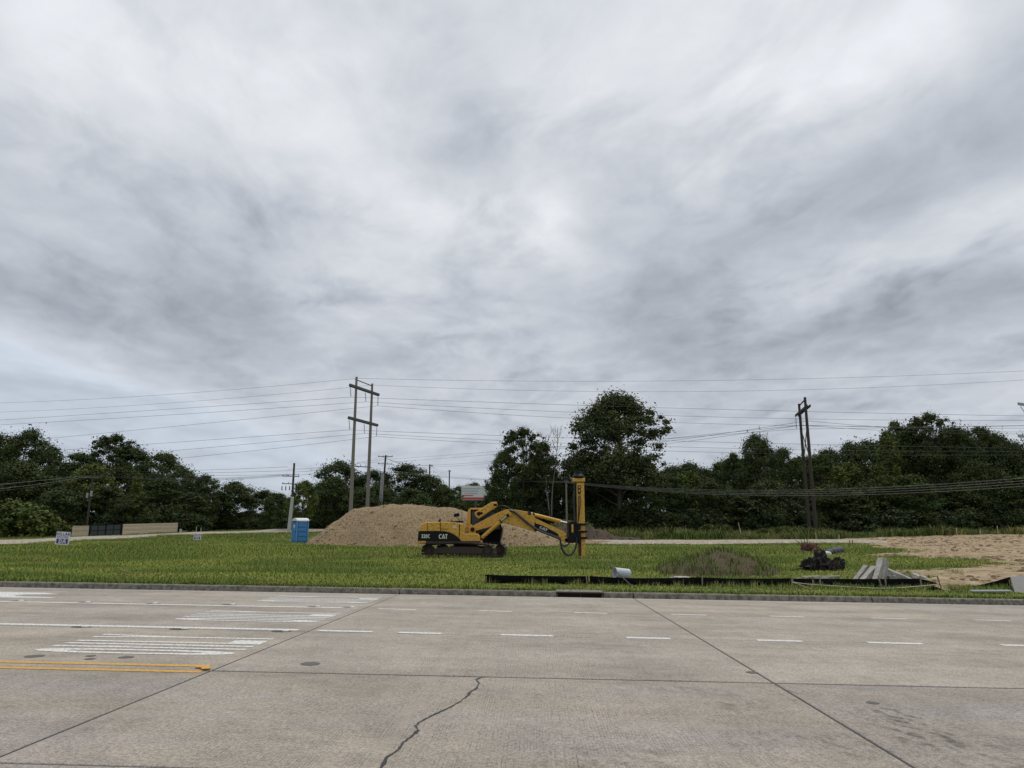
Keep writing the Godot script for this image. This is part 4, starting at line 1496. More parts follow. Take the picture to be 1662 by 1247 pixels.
func build_utilities() -> void:
	flat_mat("wire", c3(0.045, 0.047, 0.05), 0.6)
	flat_mat("pale_wire", c3(0.22, 0.22, 0.21), 0.5)
	var conc := mottled("pole_concrete", [c3(0.14, 0.125, 0.11), c3(0.21, 0.19, 0.165), c3(0.27, 0.245, 0.215)], 1.5, 0.9, 0.02, 191)
	var wood := mottled("pole_wood", [c3(0.022, 0.018, 0.015), c3(0.05, 0.04, 0.033), c3(0.085, 0.07, 0.058)], 0.7, 0.92, 0.03, 201)
	var steel := flat_mat("arm_steel", c3(0.075, 0.08, 0.075), 0.7, 0.2)
	var galv := flat_mat("galvanised", c3(0.32, 0.33, 0.34), 0.5, 0.5)
	var white := flat_mat("white_plastic", c3(0.62, 0.62, 0.60), 0.55)
	# --- concrete H-frame
	var f0 := P(578, 629, 99.8)
	var f1 := P(603.5, 638, 103.8)
	f0.y = H(f0.x, 99.8)
	f1.y = H(f1.x, 103.8)
	var hf := thing("transmission_tower", "twin grey concrete poles carrying two long crossarms, behind the dirt mound", "pylon", f0)
	var t0 := Vector3(f0.x, P(580, 612, 99.8).y, f0.z)
	var t1 := Vector3(f1.x, P(604, 623, 103.8).y, f1.z)
	pole_to(hf, "pole", f0, t0, 0.30, 0.16, conc)
	pole_to(hf, "pole", f1, t1, 0.30, 0.16, conc)
	var st := S()
	bar(st, t0 - f0 - Vector3(0.2, 0.35, 0), t1 - f0 - Vector3(0, 0.35, 0), 0.09, 0.12)
	put(hf, "top_tie", done(st), steel)
	var hang := []
	for arm in [[567, 625, 615, 642], [565, 678, 613, 691]]:
		var a := P(arm[0], arm[1], 98.0) - f0
		var b := P(arm[2], arm[3], 105.7) - f0
		b.y = a.y
		st = S()
		bar(st, a + Vector3(0.1, 0, 0.22), b + Vector3(0.1, 0, 0.22), 0.10, 0.34)
		bar(st, a + Vector3(-0.1, 0, -0.28), b + Vector3(-0.1, 0, -0.28), 0.10, 0.34)
		put(hf, "crossarm", done(st), steel)
		for k in [0.03, 0.52, 0.97]:
			var p := a.lerp(b, k) - Vector3(0, 0.15, 0)
			var q := p + Vector3(0.15 if k < 0.9 else 0.0, -1.55, 0)
			insulator(hf, p, q, 9)
			hang.append(q + f0)
	st = S()
	var ua := Vector3(-1.3, P(580, 756, 99.8).y - f0.y, 0.35)
	bar(st, ua, ua + Vector3(3.4, -0.15, -1.2), 0.1, 0.12)
	for k in 5:
		var p := ua.lerp(ua + Vector3(3.4, -0.15, -1.2), 0.08 + k * 0.2)
		tube(st, [p, p + Vector3(0, 0.32, 0)], 0.03, 0.05, 6)
	put(hf, "lower_crossarm", done(st), steel)
	# --- structure whose arm reaches in at the right edge of the photograph
	var g0 := P(1688, 640, 96)
	var g1 := P(1722, 640, 100)
	g0.y = H(g0.x, 96)
	g1.y = H(g1.x, 100)
	var hr := thing("transmission_tower", "steel crossarm with a hanging insulator at the end of the power line", "pylon", g0)
	pole_to(hr, "pole", g0, Vector3(g0.x, P(1688, 612, 96).y, g0.z), 0.3, 0.16, conc)
	pole_to(hr, "pole", g1, Vector3(g1.x, P(1688, 612, 96).y, g1.z), 0.3, 0.16, conc)
	var ends := []
	for arm in [656.0, 708.0]:
		var a := P(1651, arm, 95.0) - g0
		var b := P(1756, arm, 103.0) - g0
		b.y = a.y
		st = S()
		bar(st, a + Vector3(0, 0, 0.22), b + Vector3(0, 0, 0.22), 0.16, 0.36)
		put(hr, "crossarm", done(st), galv)
		for k in [0.02, 0.5, 0.98]:
			var p := a.lerp(b, k) + Vector3(0, -0.15, 0.22)
			var q := p + Vector3(0.75 if k < 0.1 else 0.0, -1.5, 0)
			insulator(hr, p, q, 9)
			ends.append(q + g0)
	# conductors of the tall line
	var gl := "conductors of the tall power line"
	var lefty := [[-160, 692, 300, 661], [-160, 698, 300, 671], [-160, 733, 300, 689], [-160, 748, 300, 716], [-160, 768, 300, 729], [-160, 776, 300, 742]]
	var midy := [662.5, 675.0, 686.0, 716.0, 725.5, 732.5]
	for i in 6:
		var spot: String = ["near end of the upper", "middle of the upper", "far end of the upper", "near end of the lower", "middle of the lower", "far end of the lower"][i]
		wire("power_line", hang[i], ends[i], [1100, midy[i]], "conductor from the %s crossarm running above the wood" % spot, gl, 0.02)
		wire("power_line", hang[i], P(lefty[i][0], lefty[i][1], 122.0), [lefty[i][2], lefty[i][3]], "conductor from the %s crossarm running over the plank fence" % spot, gl, 0.02)
	wire("static_wire", t0 - Vector3(0, 0.2, 0), P(1688, 601, 96), [1100, 618.5], "uppermost thin wire running from the top of the concrete poles", "static wires", 0.016)
	wire("static_wire", t1 - Vector3(0, 0.2, 0), P(1722, 613, 100), [1100, 636], "uppermost thin wire running from the top of the concrete poles", "static wires", 0.016)
	wire("static_wire", t0 - Vector3(0, 0.2, 0), P(-160, 657, 122), [300, 637], "uppermost thin wire running from the top of the concrete poles", "static wires", 0.016)
	wire("static_wire", t1 - Vector3(0, 0.2, 0), P(-160, 673, 124), [300, 651], "uppermost thin wire running from the top of the concrete poles", "static wires", 0.016)
	# --- wooden H-frame
	var w0 := P(1297, 656, 97)
	var w1 := P(1306.5, 645, 92)
	var wt0 := w0
	var wt1 := w1
	wt0.y = maxf(w0.y, w1.y)
	wt1.y = wt0.y
	w0.y = H(w0.x, 97)
	w1.y = H(w1.x, 92)
	var wf := thing("wooden_pylon", "pair of dark wooden poles with a cross brace in the weeds", "pylon", w0)
	pole_to(wf, "pole", w0, wt0, 0.25, 0.16, wood)
	pole_to(wf, "pole", w1, wt1, 0.25, 0.16, wood)
	st = S()
	bar(st, wt0 - w0 - Vector3(0, 0.3, 0), wt1 - w0 - Vector3(0, 0.3, 0), 0.12, 0.14)
	put(wf, "top_tie", done(st), wood)
	var aa := P(1293.5, 675, 99.5) - w0
	var ab := P(1313, 660, 91.0) - w0
	ab.y = aa.y
	st = S()
	bar(st, aa + Vector3(0.2, 0, 0), ab + Vector3(0.2, 0, 0), 0.14, 0.3)
	bar(st, aa - Vector3(0.2, 0, 0), ab - Vector3(0.2, 0, 0), 0.14, 0.3)
	put(wf, "crossarm", done(st), wood)
	var b0 := wt0 - w0 - Vector3(0, 3.6, 0)
	var b1 := wt1 - w0 - Vector3(0, 3.6, 0)
	for s in [[b0, b1 - Vector3(0, 4.4, 0)], [b1, b0 - Vector3(0, 4.4, 0)]]:
		st = S()
		bar(st, s[0], s[1], 0.09, 0.14)
		put(wf, "brace", done(st), wood)
	var wh := []
	for k in [0.04, 0.5, 0.96]:
		var p := aa.lerp(ab, k) + Vector3(-0.25, -0.15, 0)
		insulator(wf, p, p - Vector3(0, 1.8, 0), 11)
		wh.append(p - Vector3(0, 1.8, 0) + w0)
	for i in 4:
		var from: Vector3 = wh[mini(i, 2)] if i < 3 else wt0 - Vector3(0, 3.0, 0)
		wire("power_line", from, P(600, 748 + i * 4.0, 235), [1100, 707 + i * 4.2], "thin wire running from the dark wooden pole pair", "wires of the wooden pole pair", 0.022)
		wire("power_line", from, P(1850, 688 + i * 4.5, 90), [1560, 691 + i * 4.0], "thin wire running from the dark wooden pole pair", "wires of the wooden pole pair", 0.02)
	# --- distribution poles: [px, top py, depth, radius, label]
	var tops := []
	for q in [[150, 774, 97, 0.14, "wooden utility pole with two small transformers by the black gate"], [477.5, 752, 95, 0.17, "thick dark utility pole behind the blue portable toilet"], [626, 739, 116, 0.19, "leaning utility pole with white conduits behind the dirt mound"], [697.5, 754, 130, 0.16, "slim utility pole with a small white box beyond the mound"], [729.5, 764, 150, 0.16, "slim plain utility pole beside the billboard"], [919, 780, 97, 0.15, "slim grey utility pole behind the drilling mast"]]:
		var foot := on_ground(q[0], q[2])
		var top := P(q[0], q[1], q[2])
		foot.x = top.x - (0.55 if q[0] == 626 else 0.0)
		var o := thing("utility_pole", q[4], "utility pole", foot)
		pole_to(o, "pole", foot, top, q[3], q[3] * 0.75, wood if q[0] != 919 else conc)
		tops.append(top)
		var rel := top - foot
		var arms := []
		match int(q[0]):
			150: arms = [[0.15, 2.0, 0.0]]
			477: arms = [[1.75, 2.3, -0.3], [2.75, 2.4, -0.2]]
			626: arms = [[0.25, 2.4, 0.0], [1.45, 2.4, 0.0]]
			697: arms = [[0.3, 0.8, 0.3]]
			_: arms = [[0.15, 0.7, 0.0]]
		for a in arms:
			st = S()
			var c := rel - Vector3(-a[2], a[0], 0)
			bar(st, c + Vector3(-a[1] / 2, 0.03, 0.2), c + Vector3(a[1] / 2, -0.03, 0.2), 0.09, 0.11)
			for k in 4:
				var p: Vector3 = c + Vector3(-a[1] / 2 + 0.12 + k * (a[1] - 0.24) / 3.0, 0.05, 0.2)
				tube(st, [p, p + Vector3(0, 0.2, 0)], 0.03, 0.045, 6)
			put(o, "crossarm", done(st), flat_mat("grey_arm", c3(0.13, 0.125, 0.12), 0.8))
		if int(q[0]) == 150:
			for k in 2:
				st = S()
				lathe(st, [Vector2(0, 0.0), Vector2(0.14, 0.02), Vector2(0.15, 0.62), Vector2(0.12, 0.70), Vector2(0, 0.72)], Transform3D(Basis(), rel + Vector3(-0.28 + k * 0.5, -2.9 + k * 0.25, 0.22)), 12)
				put(o, "transformer", done(st), galv)
		if int(q[0]) == 477:
			for k in 3:
				st = S()
				var p := rel + Vector3(-1.35 + k * 0.5, -3.6, 0.25)
				tube(st, [p, p + Vector3(0, 0.55, 0)], 0.07, 0.07, 8)
				put(o, "cutout", done(st), flat_mat("grey_arm", c3(0.13, 0.125, 0.12), 0.8))
		if int(q[0]) == 626:
			for k in 3:
				st = S()
				tube(st, [Vector3(-0.35 + k * 0.24, 0.0, 0.3), Vector3(0.05 + k * 0.16, rel.y - 3.0, 0.28)], 0.075, 0.075, 8)
				put(o, "conduit", done(st), flat_mat("pale_conduit", c3(0.42, 0.42, 0.41), 0.6))
		if int(q[0]) == 697:
			st = S()
			bx(st, Vector3(-0.35, rel.y - 5.2, 0.3), Vector3(0.32, 0.62, 0.3), 0.05)
			put(o, "box", done(st), white)
	# small dish-like lamp heads seen on the far poles
	# white marker post in front of the thick pole
	var mp := on_ground(467.5, 90)
	var ph := P(470, 808, 90).y - mp.y
	var post := thing("conduit_post", "leaning white conduit post beside the thick dark utility pole", "post", mp)
	st = S()
	tube(st, [Vector3(0, -0.2, 0), Vector3(0.2, ph, 0)], 0.24, 0.19, 12)
	put(post, "shaft", done(st), flat_mat("post_white", c3(0.40, 0.41, 0.40), 0.7))
	st = S()
	tube(st, [Vector3(0.2, ph, 0), Vector3(0.2, ph + 0.06, 0)], 0.21, 0.15, 12)
	put(post, "cap", done(st), galv)
	# wires between the distribution poles
	var du := "wires strung between the utility poles"
	for k in 3:
		var o := Vector3(-0.8 + k * 0.8, 0.1, 0.2)
		wire("service_wire", tops[0] + o, P(-150, 800 + k * 4, 80), [0, 789 + k * 2.5], "thin wire between the wooden utility poles along the gravel road", du, 0.018, "pale_wire" if k < 2 else "wire")
		wire("service_wire", tops[0] + o, tops[1] + o - Vector3(0, 1.6, 0), [310, 777 + k * 1.5], "thin wire between the wooden utility poles along the gravel road", du, 0.018)
		wire("service_wire", tops[1] + o - Vector3(0, 0.6 + k * 0.5, 0), P(-200, 752 + k * 9, 130), [250, 765 + k * 4], "thin wire between the wooden utility poles along the gravel road", du, 0.018)
		wire("service_wire", tops[1] + o - Vector3(0, 0.9 + k * 0.4, 0), f0 + ua + Vector3(0.3 + k, 0.3, 0), [0.25], "thin wire between the wooden utility poles along the gravel road", du, 0.018)
		wire("service_wire", tops[2] + o - Vector3(0, 0.3, 0), f0 + ua + Vector3(0.8 + k, 0.3, -0.5), [0.2], "thin wire between the wooden utility poles along the gravel road", du, 0.018)
		wire("service_wire", tops[2] + o - Vector3(0, 0.3 + k * 0.3, 0), tops[3] + Vector3(0, -0.2 - k * 0.3, 0), [0.5], "thin wire between the slim utility poles beyond the mound", du, 0.018)
		wire("service_wire", tops[3] + Vector3(0, -0.2 - k * 0.3, 0), tops[4] + Vector3(0, -0.1 - k * 0.3, 0), [0.4], "thin wire between the slim utility poles beyond the mound", du, 0.018)
	# heavy pale cables low across the wood
	var fo: Vector3 = tops[5] - Vector3(0, 0.15, 0)
	for k in 4:
		wire("overhead_cable", fo + Vector3(0, -0.06 * k, 0.15), P(1900, 752 + k * 5, 62), [1330, 795 + k * 3.2], "pale sagging overhead cable in front of the wood", "pale overhead cables", 0.013, "pale_wire")
	for k in 2:
		wire("overhead_cable", fo + Vector3(0, -0.12 * k, 0.15), tops[2] - Vector3(0, 2.4 + 0.25 * k, 0), [785, 778 + k * 1.5], "pale sagging overhead cable in front of the wood", "pale overhead cables", 0.018, "pale_wire")
	# --- billboard
	var bp := P(772, 812, 160)
	var bb := thing("billboard", "white roadside billboard with a red band along its foot", "billboard", Vector3(bp.x, H(bp.x, 160), -160))
	var by := P(772, 789, 160).y - bb.position.y
	var bl := bp.y - bb.position.y
	var wd := 6.4
	st = S()
	bx(st, Vector3(0, (by + bl) / 2, 0), Vector3(wd, by - bl, 0.25), 0.02)
	put(bb, "panel", done(st), flat_mat("board_white", c3(0.62, 0.64, 0.66), 0.6))
	st = S()
	bx(st, Vector3(0.08, bl + 0.34, 0.135), Vector3(wd - 0.16, 0.52, 0.02), 0.004)
	put(bb, "red_band", done(st), flat_mat("board_red", c3(0.50, 0.07, 0.09), 0.6))
	st = S()
	bx(st, Vector3(-1.75, bl + 0.98, 0.135), Vector3(2.5, 0.2, 0.02), 0.004)
	put(bb, "red_strip", done(st), flat_mat("board_red", c3(0.50, 0.07, 0.09), 0.6))
	for k in 3:
		st = S()
		bx(st, Vector3(-1.05 - 0.25 * (k % 2), bl + 1.45 + k * 0.52, 0.135), Vector3(3.9 - 0.9 * (1 if k == 0 else 0), 0.16, 0.02), 0.004)
		put(bb, "grey_strip", done(st), flat_mat("board_grey", c3(0.30, 0.36, 0.40), 0.6))
	st = S()
	bar(st, Vector3(0, -0.3, -0.3), Vector3(0, bl + 0.1, -0.3), 0.5, 0.5)
	put(bb, "post", done(st), steel)

# ---------------------------------------------------------------- excavator with drilling mast
func ex(px: float, py: float) -> Vector2:
	return Vector2((px - 755.0) / 26.7, (906.0 - py) / 27.4)

func exs(pts: Array) -> Array:
	var o := []
	for p in pts: o.append(ex(p[0], p[1]))
	return o

func e3(px: float, py: float, z: float) -> Vector3:
	var p := ex(px, py)
	return Vector3(p.x, p.y, z)

func build_excavator() -> void:
	var yel := mottled("machine_yellow", [c3(0.26, 0.145, 0.045), c3(0.56, 0.305, 0.035), c3(0.64, 0.365, 0.045), c3(0.66, 0.42, 0.11)], 1.6, 0.48, 0.02, 211, 1.9, 0.0, 512, false)
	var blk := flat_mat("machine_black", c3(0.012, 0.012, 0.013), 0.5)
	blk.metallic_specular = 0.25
	var brn := mottled("machine_grime", [c3(0.02, 0.015, 0.012), c3(0.05, 0.035, 0.028), c3(0.10, 0.065, 0.05)], 0.9, 0.85, 0.03, 221, 1.6, 0.0, 512, false)
	var trk := mottled("track_steel", [c3(0.02, 0.016, 0.013), c3(0.06, 0.045, 0.036), c3(0.12, 0.095, 0.075)], 0.7, 0.75, 0.03, 231, 1.7, 0.0, 512, false)
	var rub := flat_mat("hose_rubber", c3(0.014, 0.014, 0.016), 0.42)
	var wht := flat_mat("decal_white", c3(0.70, 0.70, 0.68), 0.5)
	var chrome := flat_mat("rod_chrome", c3(0.38, 0.38, 0.38), 0.38, 1.0)
	var x0 := X(755, 44.0)
	var base := Vector3(x0, H(x0, 44.0) - 0.02, -44.0)
	var e := thing("excavator", "yellow tracked excavator carrying a tall drilling mast on its stick", "excavator", base)
	# --- undercarriage, turned a little against the house
	var yaw := -0.26
	var under := Basis(Vector3.UP, yaw)
	for side in [1.0, -1.0]:
		var st := S()
		var zc: float = 1.2 * side
		# path of the chain
		var path := []
		var L := 1.82
		var r := 0.40
		for k in 9: path.append(Vector2(L + sin(PI * k / 8.0) * r, r + 0.06 + cos(PI * k / 8.0) * r))
		for k in 12: path.append(Vector2(L - (k + 1) * 2.0 * L / 13.0, 0.06))
		for k in 9: path.append(Vector2(-L - sin(PI * k / 8.0) * r, r + 0.06 - cos(PI * k / 8.0) * r))
		for k in 12:
			var t := (k + 1) / 13.0
			path.append(Vector2(-L + 2.0 * L * t, 2.0 * r + 0.06 + sin(PI * t) * 0.09))
		var total := 0.0
		var acc := [0.0]
		for i in path.size():
			total += (path[i] as Vector2).distance_to(path[(i + 1) % path.size()])
			acc.append(total)
		var n := 46
		for i in n:
			var s := total * i / n
			var k := 0
			while acc[k + 1] < s: k += 1
			var a: Vector2 = path[k]
			var b: Vector2 = path[(k + 1) % path.size()]
			var p := a.lerp(b, (s - acc[k]) / (acc[k + 1] - acc[k]))
			var t := (b - a).normalized()
			var nn := Vector2(-t.y, t.x)
			var bs := Basis(Vector3(t.x, t.y, 0), Vector3(nn.x, nn.y, 0), Vector3(0, 0, 1))
			box(st, Transform3D(under * bs, under * Vector3(p.x, p.y, zc)), Vector3(0.178, 0.03, 0.6), 0.006)
			box(st, Transform3D(under * bs, under * Vector3(p.x + nn.x * 0.035 + t.x * 0.05, p.y + nn.y * 0.035 + t.y * 0.05, zc)), Vector3(0.02, 0.05, 0.6), 0.004)
			box(st, Transform3D(under * bs, under * Vector3(p.x - nn.x * 0.05, p.y - nn.y * 0.05, zc)), Vector3(0.15, 0.08, 0.2), 0.01)
		var tr := put(e, "track", done(st), trk)
		# frame, idler, sprocket, rollers
		st = S()
		var fr := [Vector2(-1.5, 0.30), Vector2(1.5, 0.30), Vector2(1.55, 0.58), Vector2(1.0, 0.70), Vector2(-1.0, 0.70), Vector2(-1.55, 0.58)]
		prism(st, fr, zc - 0.18, zc + 0.18, 0.03)
		var o := put(e, "track_frame", done(st), brn)
		o.basis = under
		for k in 2:
			st = S()
			var cxx: float = L if k == 0 else -L
			lathe(st, [Vector2(0.0, -0.13), Vector2(0.14, -0.13), Vector2(0.16, -0.07), Vector2(0.33, -0.06), Vector2(0.345, 0.0), Vector2(0.33, 0.06), Vector2(0.16, 0.07), Vector2(0.14, 0.13), Vector2(0.0, 0.13)], Transform3D(under * Basis(Vector3.RIGHT, PI / 2), under * Vector3(cxx, 0.46, zc)), 18)
			put(e, "idler" if k == 0 else "sprocket", done(st), brn)
		for k in 7:
			st = S()
			lathe(st, [Vector2(0.0, -0.16), Vector2(0.10, -0.16), Vector2(0.10, 0.16), Vector2(0.0, 0.16)], Transform3D(under * Basis(Vector3.RIGHT, PI / 2), under * Vector3(-1.32 + k * 0.44, 0.21, zc)), 10)
			put(e, "roller", done(st), brn)
	var st := S()
	prism(st, [Vector2(-0.75, 0.42), Vector2(0.75, 0.42), Vector2(0.6, 0.74), Vector2(-0.6, 0.74)], -0.98, 0.98, 0.03)
	var cb := put(e, "car_body", done(st), brn)
	cb.basis = under
	st = S()
	tube(st, [Vector3(0, 0.7, 0), Vector3(0, 0.92, 0)], 0.72, 0.72, 24)
	put(e, "slew_ring", done(st), blk)
	# --- house
	st = S()
	bx(st, Vector3(-0.78, 0.97, 0), Vector3(3.5, 0.16, 2.55), 0.03)
	put(e, "deck", done(st), brn)
	st = S()
	prism(st, exs([[682.6, 881.5], [682.8, 866], [684.5, 857], [688, 851], [693, 848], [697, 848], [697, 881.5]]), -1.28, 1.28, 0.05)
	put(e, "counterweight", done(st), yel)
	st = S()
	prism(st, exs([[697.4, 878], [697.4, 848], [717.6, 847.6], [717.6, 878]]), -1.25, 1.26, 0.03)
	put(e, "engine_door", done(st), yel)
	st = S()
	prism(st, exs([[718, 878], [718, 847.6], [741, 847.4], [744, 849], [747.3, 851], [747.3, 878]]), -1.25, 1.26, 0.03)
	put(e, "pump_door", done(st), yel)
	st = S()
	prism(st, exs([[747.8, 878], [747.8, 850.5], [754, 850.5], [754, 866], [776, 866], [779.5, 870], [779.5, 878]]), 0.36, 1.25, 0.025)
	put(e, "side_tank", done(st), yel)
	st = S()
	prism(st, exs([[697, 882], [697, 878.4], [781, 878.4], [781, 882]]), 0.34, 1.27, 0.015)
	put(e, "side_rail", done(st), brn)
	st = S()
	prism(st, exs([[770, 877], [783, 877], [784, 883], [770, 883]]), 0.36, 1.2, 0.015)
	put(e, "step", done(st), yel)
	# decal band with its curved front end
	var dec := [[683.6, 877.4], [683.2, 870], [684, 861.8], [697, 861.6], [712, 861.6], [724, 862], [733, 864], [741, 868], [747, 873], [751, 877.4]]
	st = S()
	prism(st, exs(dec), 1.262, 1.285, 0.004)
	put(e, "black_band", done(st), blk)
	st = S()
	prism(st, exs([[682.2, 877.8], [683.2, 862.5], [684.2, 862.5], [683.4, 877.8]]), -1.2, 1.26, 0.01)
	put(e, "rear_band", done(st), blk)
	var tx := text(e, "lettering", "320C", 0.21, 0.008, wht, e3(694.8, 870.1, 1.29))
	tx.scale.x = 0.78
	tx = text(e, "lettering", "CAT", 0.26, 0.008, wht, e3(722.3, 870.6, 1.29))
	tx.scale.x = 0.82
	st = S()
	prism(st, exs([[720.1, 873.8], [722.3, 870.6], [724.5, 873.8]]), 1.285, 1.303, 0.002)
	put(e, "emblem", done(st), yel)
	st = S()
	bx(st, e3(724, 858.6, 1.268), Vector3(0.38, 0.035, 0.012), 0.002)
	put(e, "small_decal", done(st), blk)
	st = S()
	prism(st, exs([[736, 857.2], [738.5, 853], [743, 854], [743, 858.5], [740, 857.2]]), 1.258, 1.272, 0.002)
	put(e, "pale_sticker", done(st), flat_mat("sticker", c3(0.60, 0.55, 0.42), 0.6))
	for q in [717.8, 747.5]:
		st = S()
		bx(st, e3(q, 856, 1.246), Vector3(0.02, 0.95, 0.03), 0.004)
		put(e, "door_gap", done(st), blk)
	st = S()
	tube(st, [e3(714, 848, 0.7), e3(714, 846.2, 0.7), e3(716, 842.8, 0.7)], 0.055, 0.05, 10)
	put(e, "exhaust", done(st), blk)
	st = S()
	bx(st, e3(743, 847, 0.75), Vector3(0.72, 0.10, 0.6), 0.03)
	put(e, "grip_tread", done(st), blk)
	st = S()
	tube(st, [e3(729.5, 847.4, 1.1), e3(729.5, 846, 1.1), e3(753, 846.6, 1.1), e3(753, 849, 1.1)], 0.018, 0.018, 6)
	tube(st, [e3(748, 846, 1.0), e3(745, 842.5, 1.1), e3(743, 839.5, 1.15)], 0.015, 0.015, 6)
	put(e, "handrail", done(st), blk)
	st = S()
	box(st, Transform3D(Basis(Vector3.BACK, 0.2), e3(742.6, 836.4, 1.15)), Vector3(0.34, 0.2, 0.07), 0.03)
	put(e, "mirror", done(st), blk)
	st = S()
	tube(st, [e3(750.3, 848, 0.9), e3(750.3, 827, 0.9)], 0.014, 0.01, 6)
	put(e, "aerial", done(st), blk)
	# --- cab on the far side
	var cab := S()
	var cz0 := -1.32
	var cz1 := -0.40
	# frame pieces
	for z in [cz0, cz1]:
		prism(cab, exs([[757, 882], [759.5, 827], [761, 825], [764.5, 825], [764, 882]]), z - 0.04, z + 0.04, 0.01)
		prism(cab, exs([[759.6, 827.5], [762, 824.3], [797, 824.3], [801, 827], [801, 828.6], [760, 828.6]]), z - 0.04, z + 0.04, 0.01)
		prism(cab, exs([[799, 827], [802, 827], [814.5, 858], [811.5, 882], [808.8, 882], [811.5, 858]]), z - 0.04, z + 0.04, 0.01)
		prism(cab, exs([[757, 882.4], [757, 868], [790, 868], [790, 880], [812, 880], [812, 882.4]]), z - 0.04, z + 0.04, 0.01)
	put(e, "cab_frame", done(cab), blk)
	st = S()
	prism(st, exs([[759, 881.6], [761.5, 827], [799, 827], [812.5, 858], [810, 881.6]]), cz0 - 0.02, cz0 + 0.02, 0.004)  # added black sheet standing in for the shaded cab interior behind the glass
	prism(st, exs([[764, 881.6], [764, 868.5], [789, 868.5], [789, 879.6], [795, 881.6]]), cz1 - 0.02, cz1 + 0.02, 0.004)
	put(e, "cab_panel_dark_backing", done(st), blk)
	st = S()
	prism(st, exs([[759.2, 827], [761.5, 823.9], [797.5, 823.9], [801.5, 826.6]]), cz0 - 0.06, cz1 + 0.06, 0.02)
	put(e, "cab_roof", done(st), yel)
	st = S()
	prism(st, exs([[753.5, 866], [754.5, 850], [758.5, 826.5], [762.8, 826.5], [762.6, 866]]), cz0, cz1 + 0.05, 0.02)
	put(e, "cab_rear", done(st), yel)
	var glass := StandardMaterial3D.new()
	glass.albedo_color = Color(0.02, 0.025, 0.028, 0.72)
	glass.transparency = BaseMaterial3D.TRANSPARENCY_ALPHA
	glass.roughness = 0.05
	st = S()
	quad(st, e3(764, 829, cz1 + 0.02), e3(800, 829, cz1 + 0.02), e3(812, 858, cz1 + 0.02), e3(764, 868, cz1 + 0.02))
	put(e, "side_window", done(st), glass)
	st = S()
	quad(st, e3(801, 828, cz1), e3(801, 828, cz0), e3(813.5, 858, cz0), e3(813.5, 858, cz1))
	quad(st, e3(813.5, 858, cz1), e3(813.5, 858, cz0), e3(810.5, 881, cz0), e3(810.5, 881, cz1))
	put(e, "windscreen", done(st), glass)
	st = S()
	bx(st, e3(782, 866, -0.85), Vector3(0.55, 0.16, 0.5), 0.05)
	box(st, Transform3D(Basis(Vector3.BACK, 0.15), e3(774, 855, -0.85)), Vector3(0.14, 0.75, 0.48), 0.05)
	bx(st, e3(783, 875, -0.85), Vector3(0.4, 0.5, 0.4), 0.03)
	put(e, "seat", done(st), blk)
	st = S()
	tube(st, [e3(815.5, 855, -0.36), e3(814.6, 868, -0.36), e3(811.5, 881, -0.36)], 0.028, 0.028, 8)
	tube(st, [e3(815.5, 855, -1.36), e3(814.6, 868, -1.36), e3(811.5, 881, -1.36)], 0.028, 0.028, 8)
	tube(st, [e3(815.5, 855, -0.36), e3(815.5, 855, -1.36)], 0.024, 0.024, 8)
	put(e, "front_rail", done(st), flat_mat("pale_rail", c3(0.34, 0.30, 0.25), 0.6))
	# --- boom
	st = S()
	prism(st, exs([[761.5, 862.5], [762.5, 857], [768, 853], [800, 835.5], [816, 828.2], [823, 826.6], [829, 828.2], [836, 834.5], [869, 857], [871, 861], [868.5, 864], [862, 861.5], [822, 849.5], [812, 849.5], [796, 855], [772, 861.6], [766, 864.5]]), -0.26, 0.26, 0.02)
	var boom := put(e, "boom", done(st), yel)
	st = S()
	tube(st, [e3(767, 859.5, -0.42), e3(767, 859.5, 0.42)], 0.13, 0.13, 14)
	tube(st, [e3(823.5, 836.5, -0.46), e3(823.5, 836.5, 0.46)], 0.09, 0.09, 12)
	put(boom, "pin", done(st), blk)
	st = S()
	prism(st, exs([[761, 866], [761, 853], [764, 851], [770.5, 855], [772, 866]]), 0.28, 0.34, 0.01)
	prism(st, exs([[761, 866], [761, 853], [764, 851], [770.5, 855], [772, 866]]), -0.34, -0.28, 0.01)
	put(boom, "foot_bracket", done(st), yel)
	st = S()
	prism(st, exs([[818, 833], [826, 829], [830, 833], [829, 837.5], [822, 838]]), 0.26, 0.40, 0.015)
	put(boom, "boss", done(st), yel)
	st = S()
	prism(st, exs([[769.6, 834.6], [770.4, 831.5], [797, 814.4], [805.5, 814.2], [807, 818.5], [805.5, 822.5], [777, 841.8], [773.5, 840]]), -0.24, 0.24, 0.03)
	var pack := put(e, "power_pack", done(st), yel)
	for q in [[776.5, 833.8, 0.12], [781, 832.8, 0.08]]:
		st = S()
		tube(st, [e3(q[0], q[1], 0.2), e3(q[0], q[1], 0.262)], q[2], q[2], 12)
		put(pack, "port", done(st), blk)
	st = S()
	prism(st, exs([[800, 818], [805.8, 817.2], [806, 820.8], [801, 821.5]]), 0.241, 0.262, 0.004)
	put(pack, "vent", done(st), blk)
	st = S()
	for q in [[780, 841, 784, 846], [800, 828, 804, 833]]:
		bar(st, e3(q[0], q[1], 0.0), e3(q[2], q[3], 0.0), 0.3, 0.1)
	put(e, "pack_mount", done(st), blk)
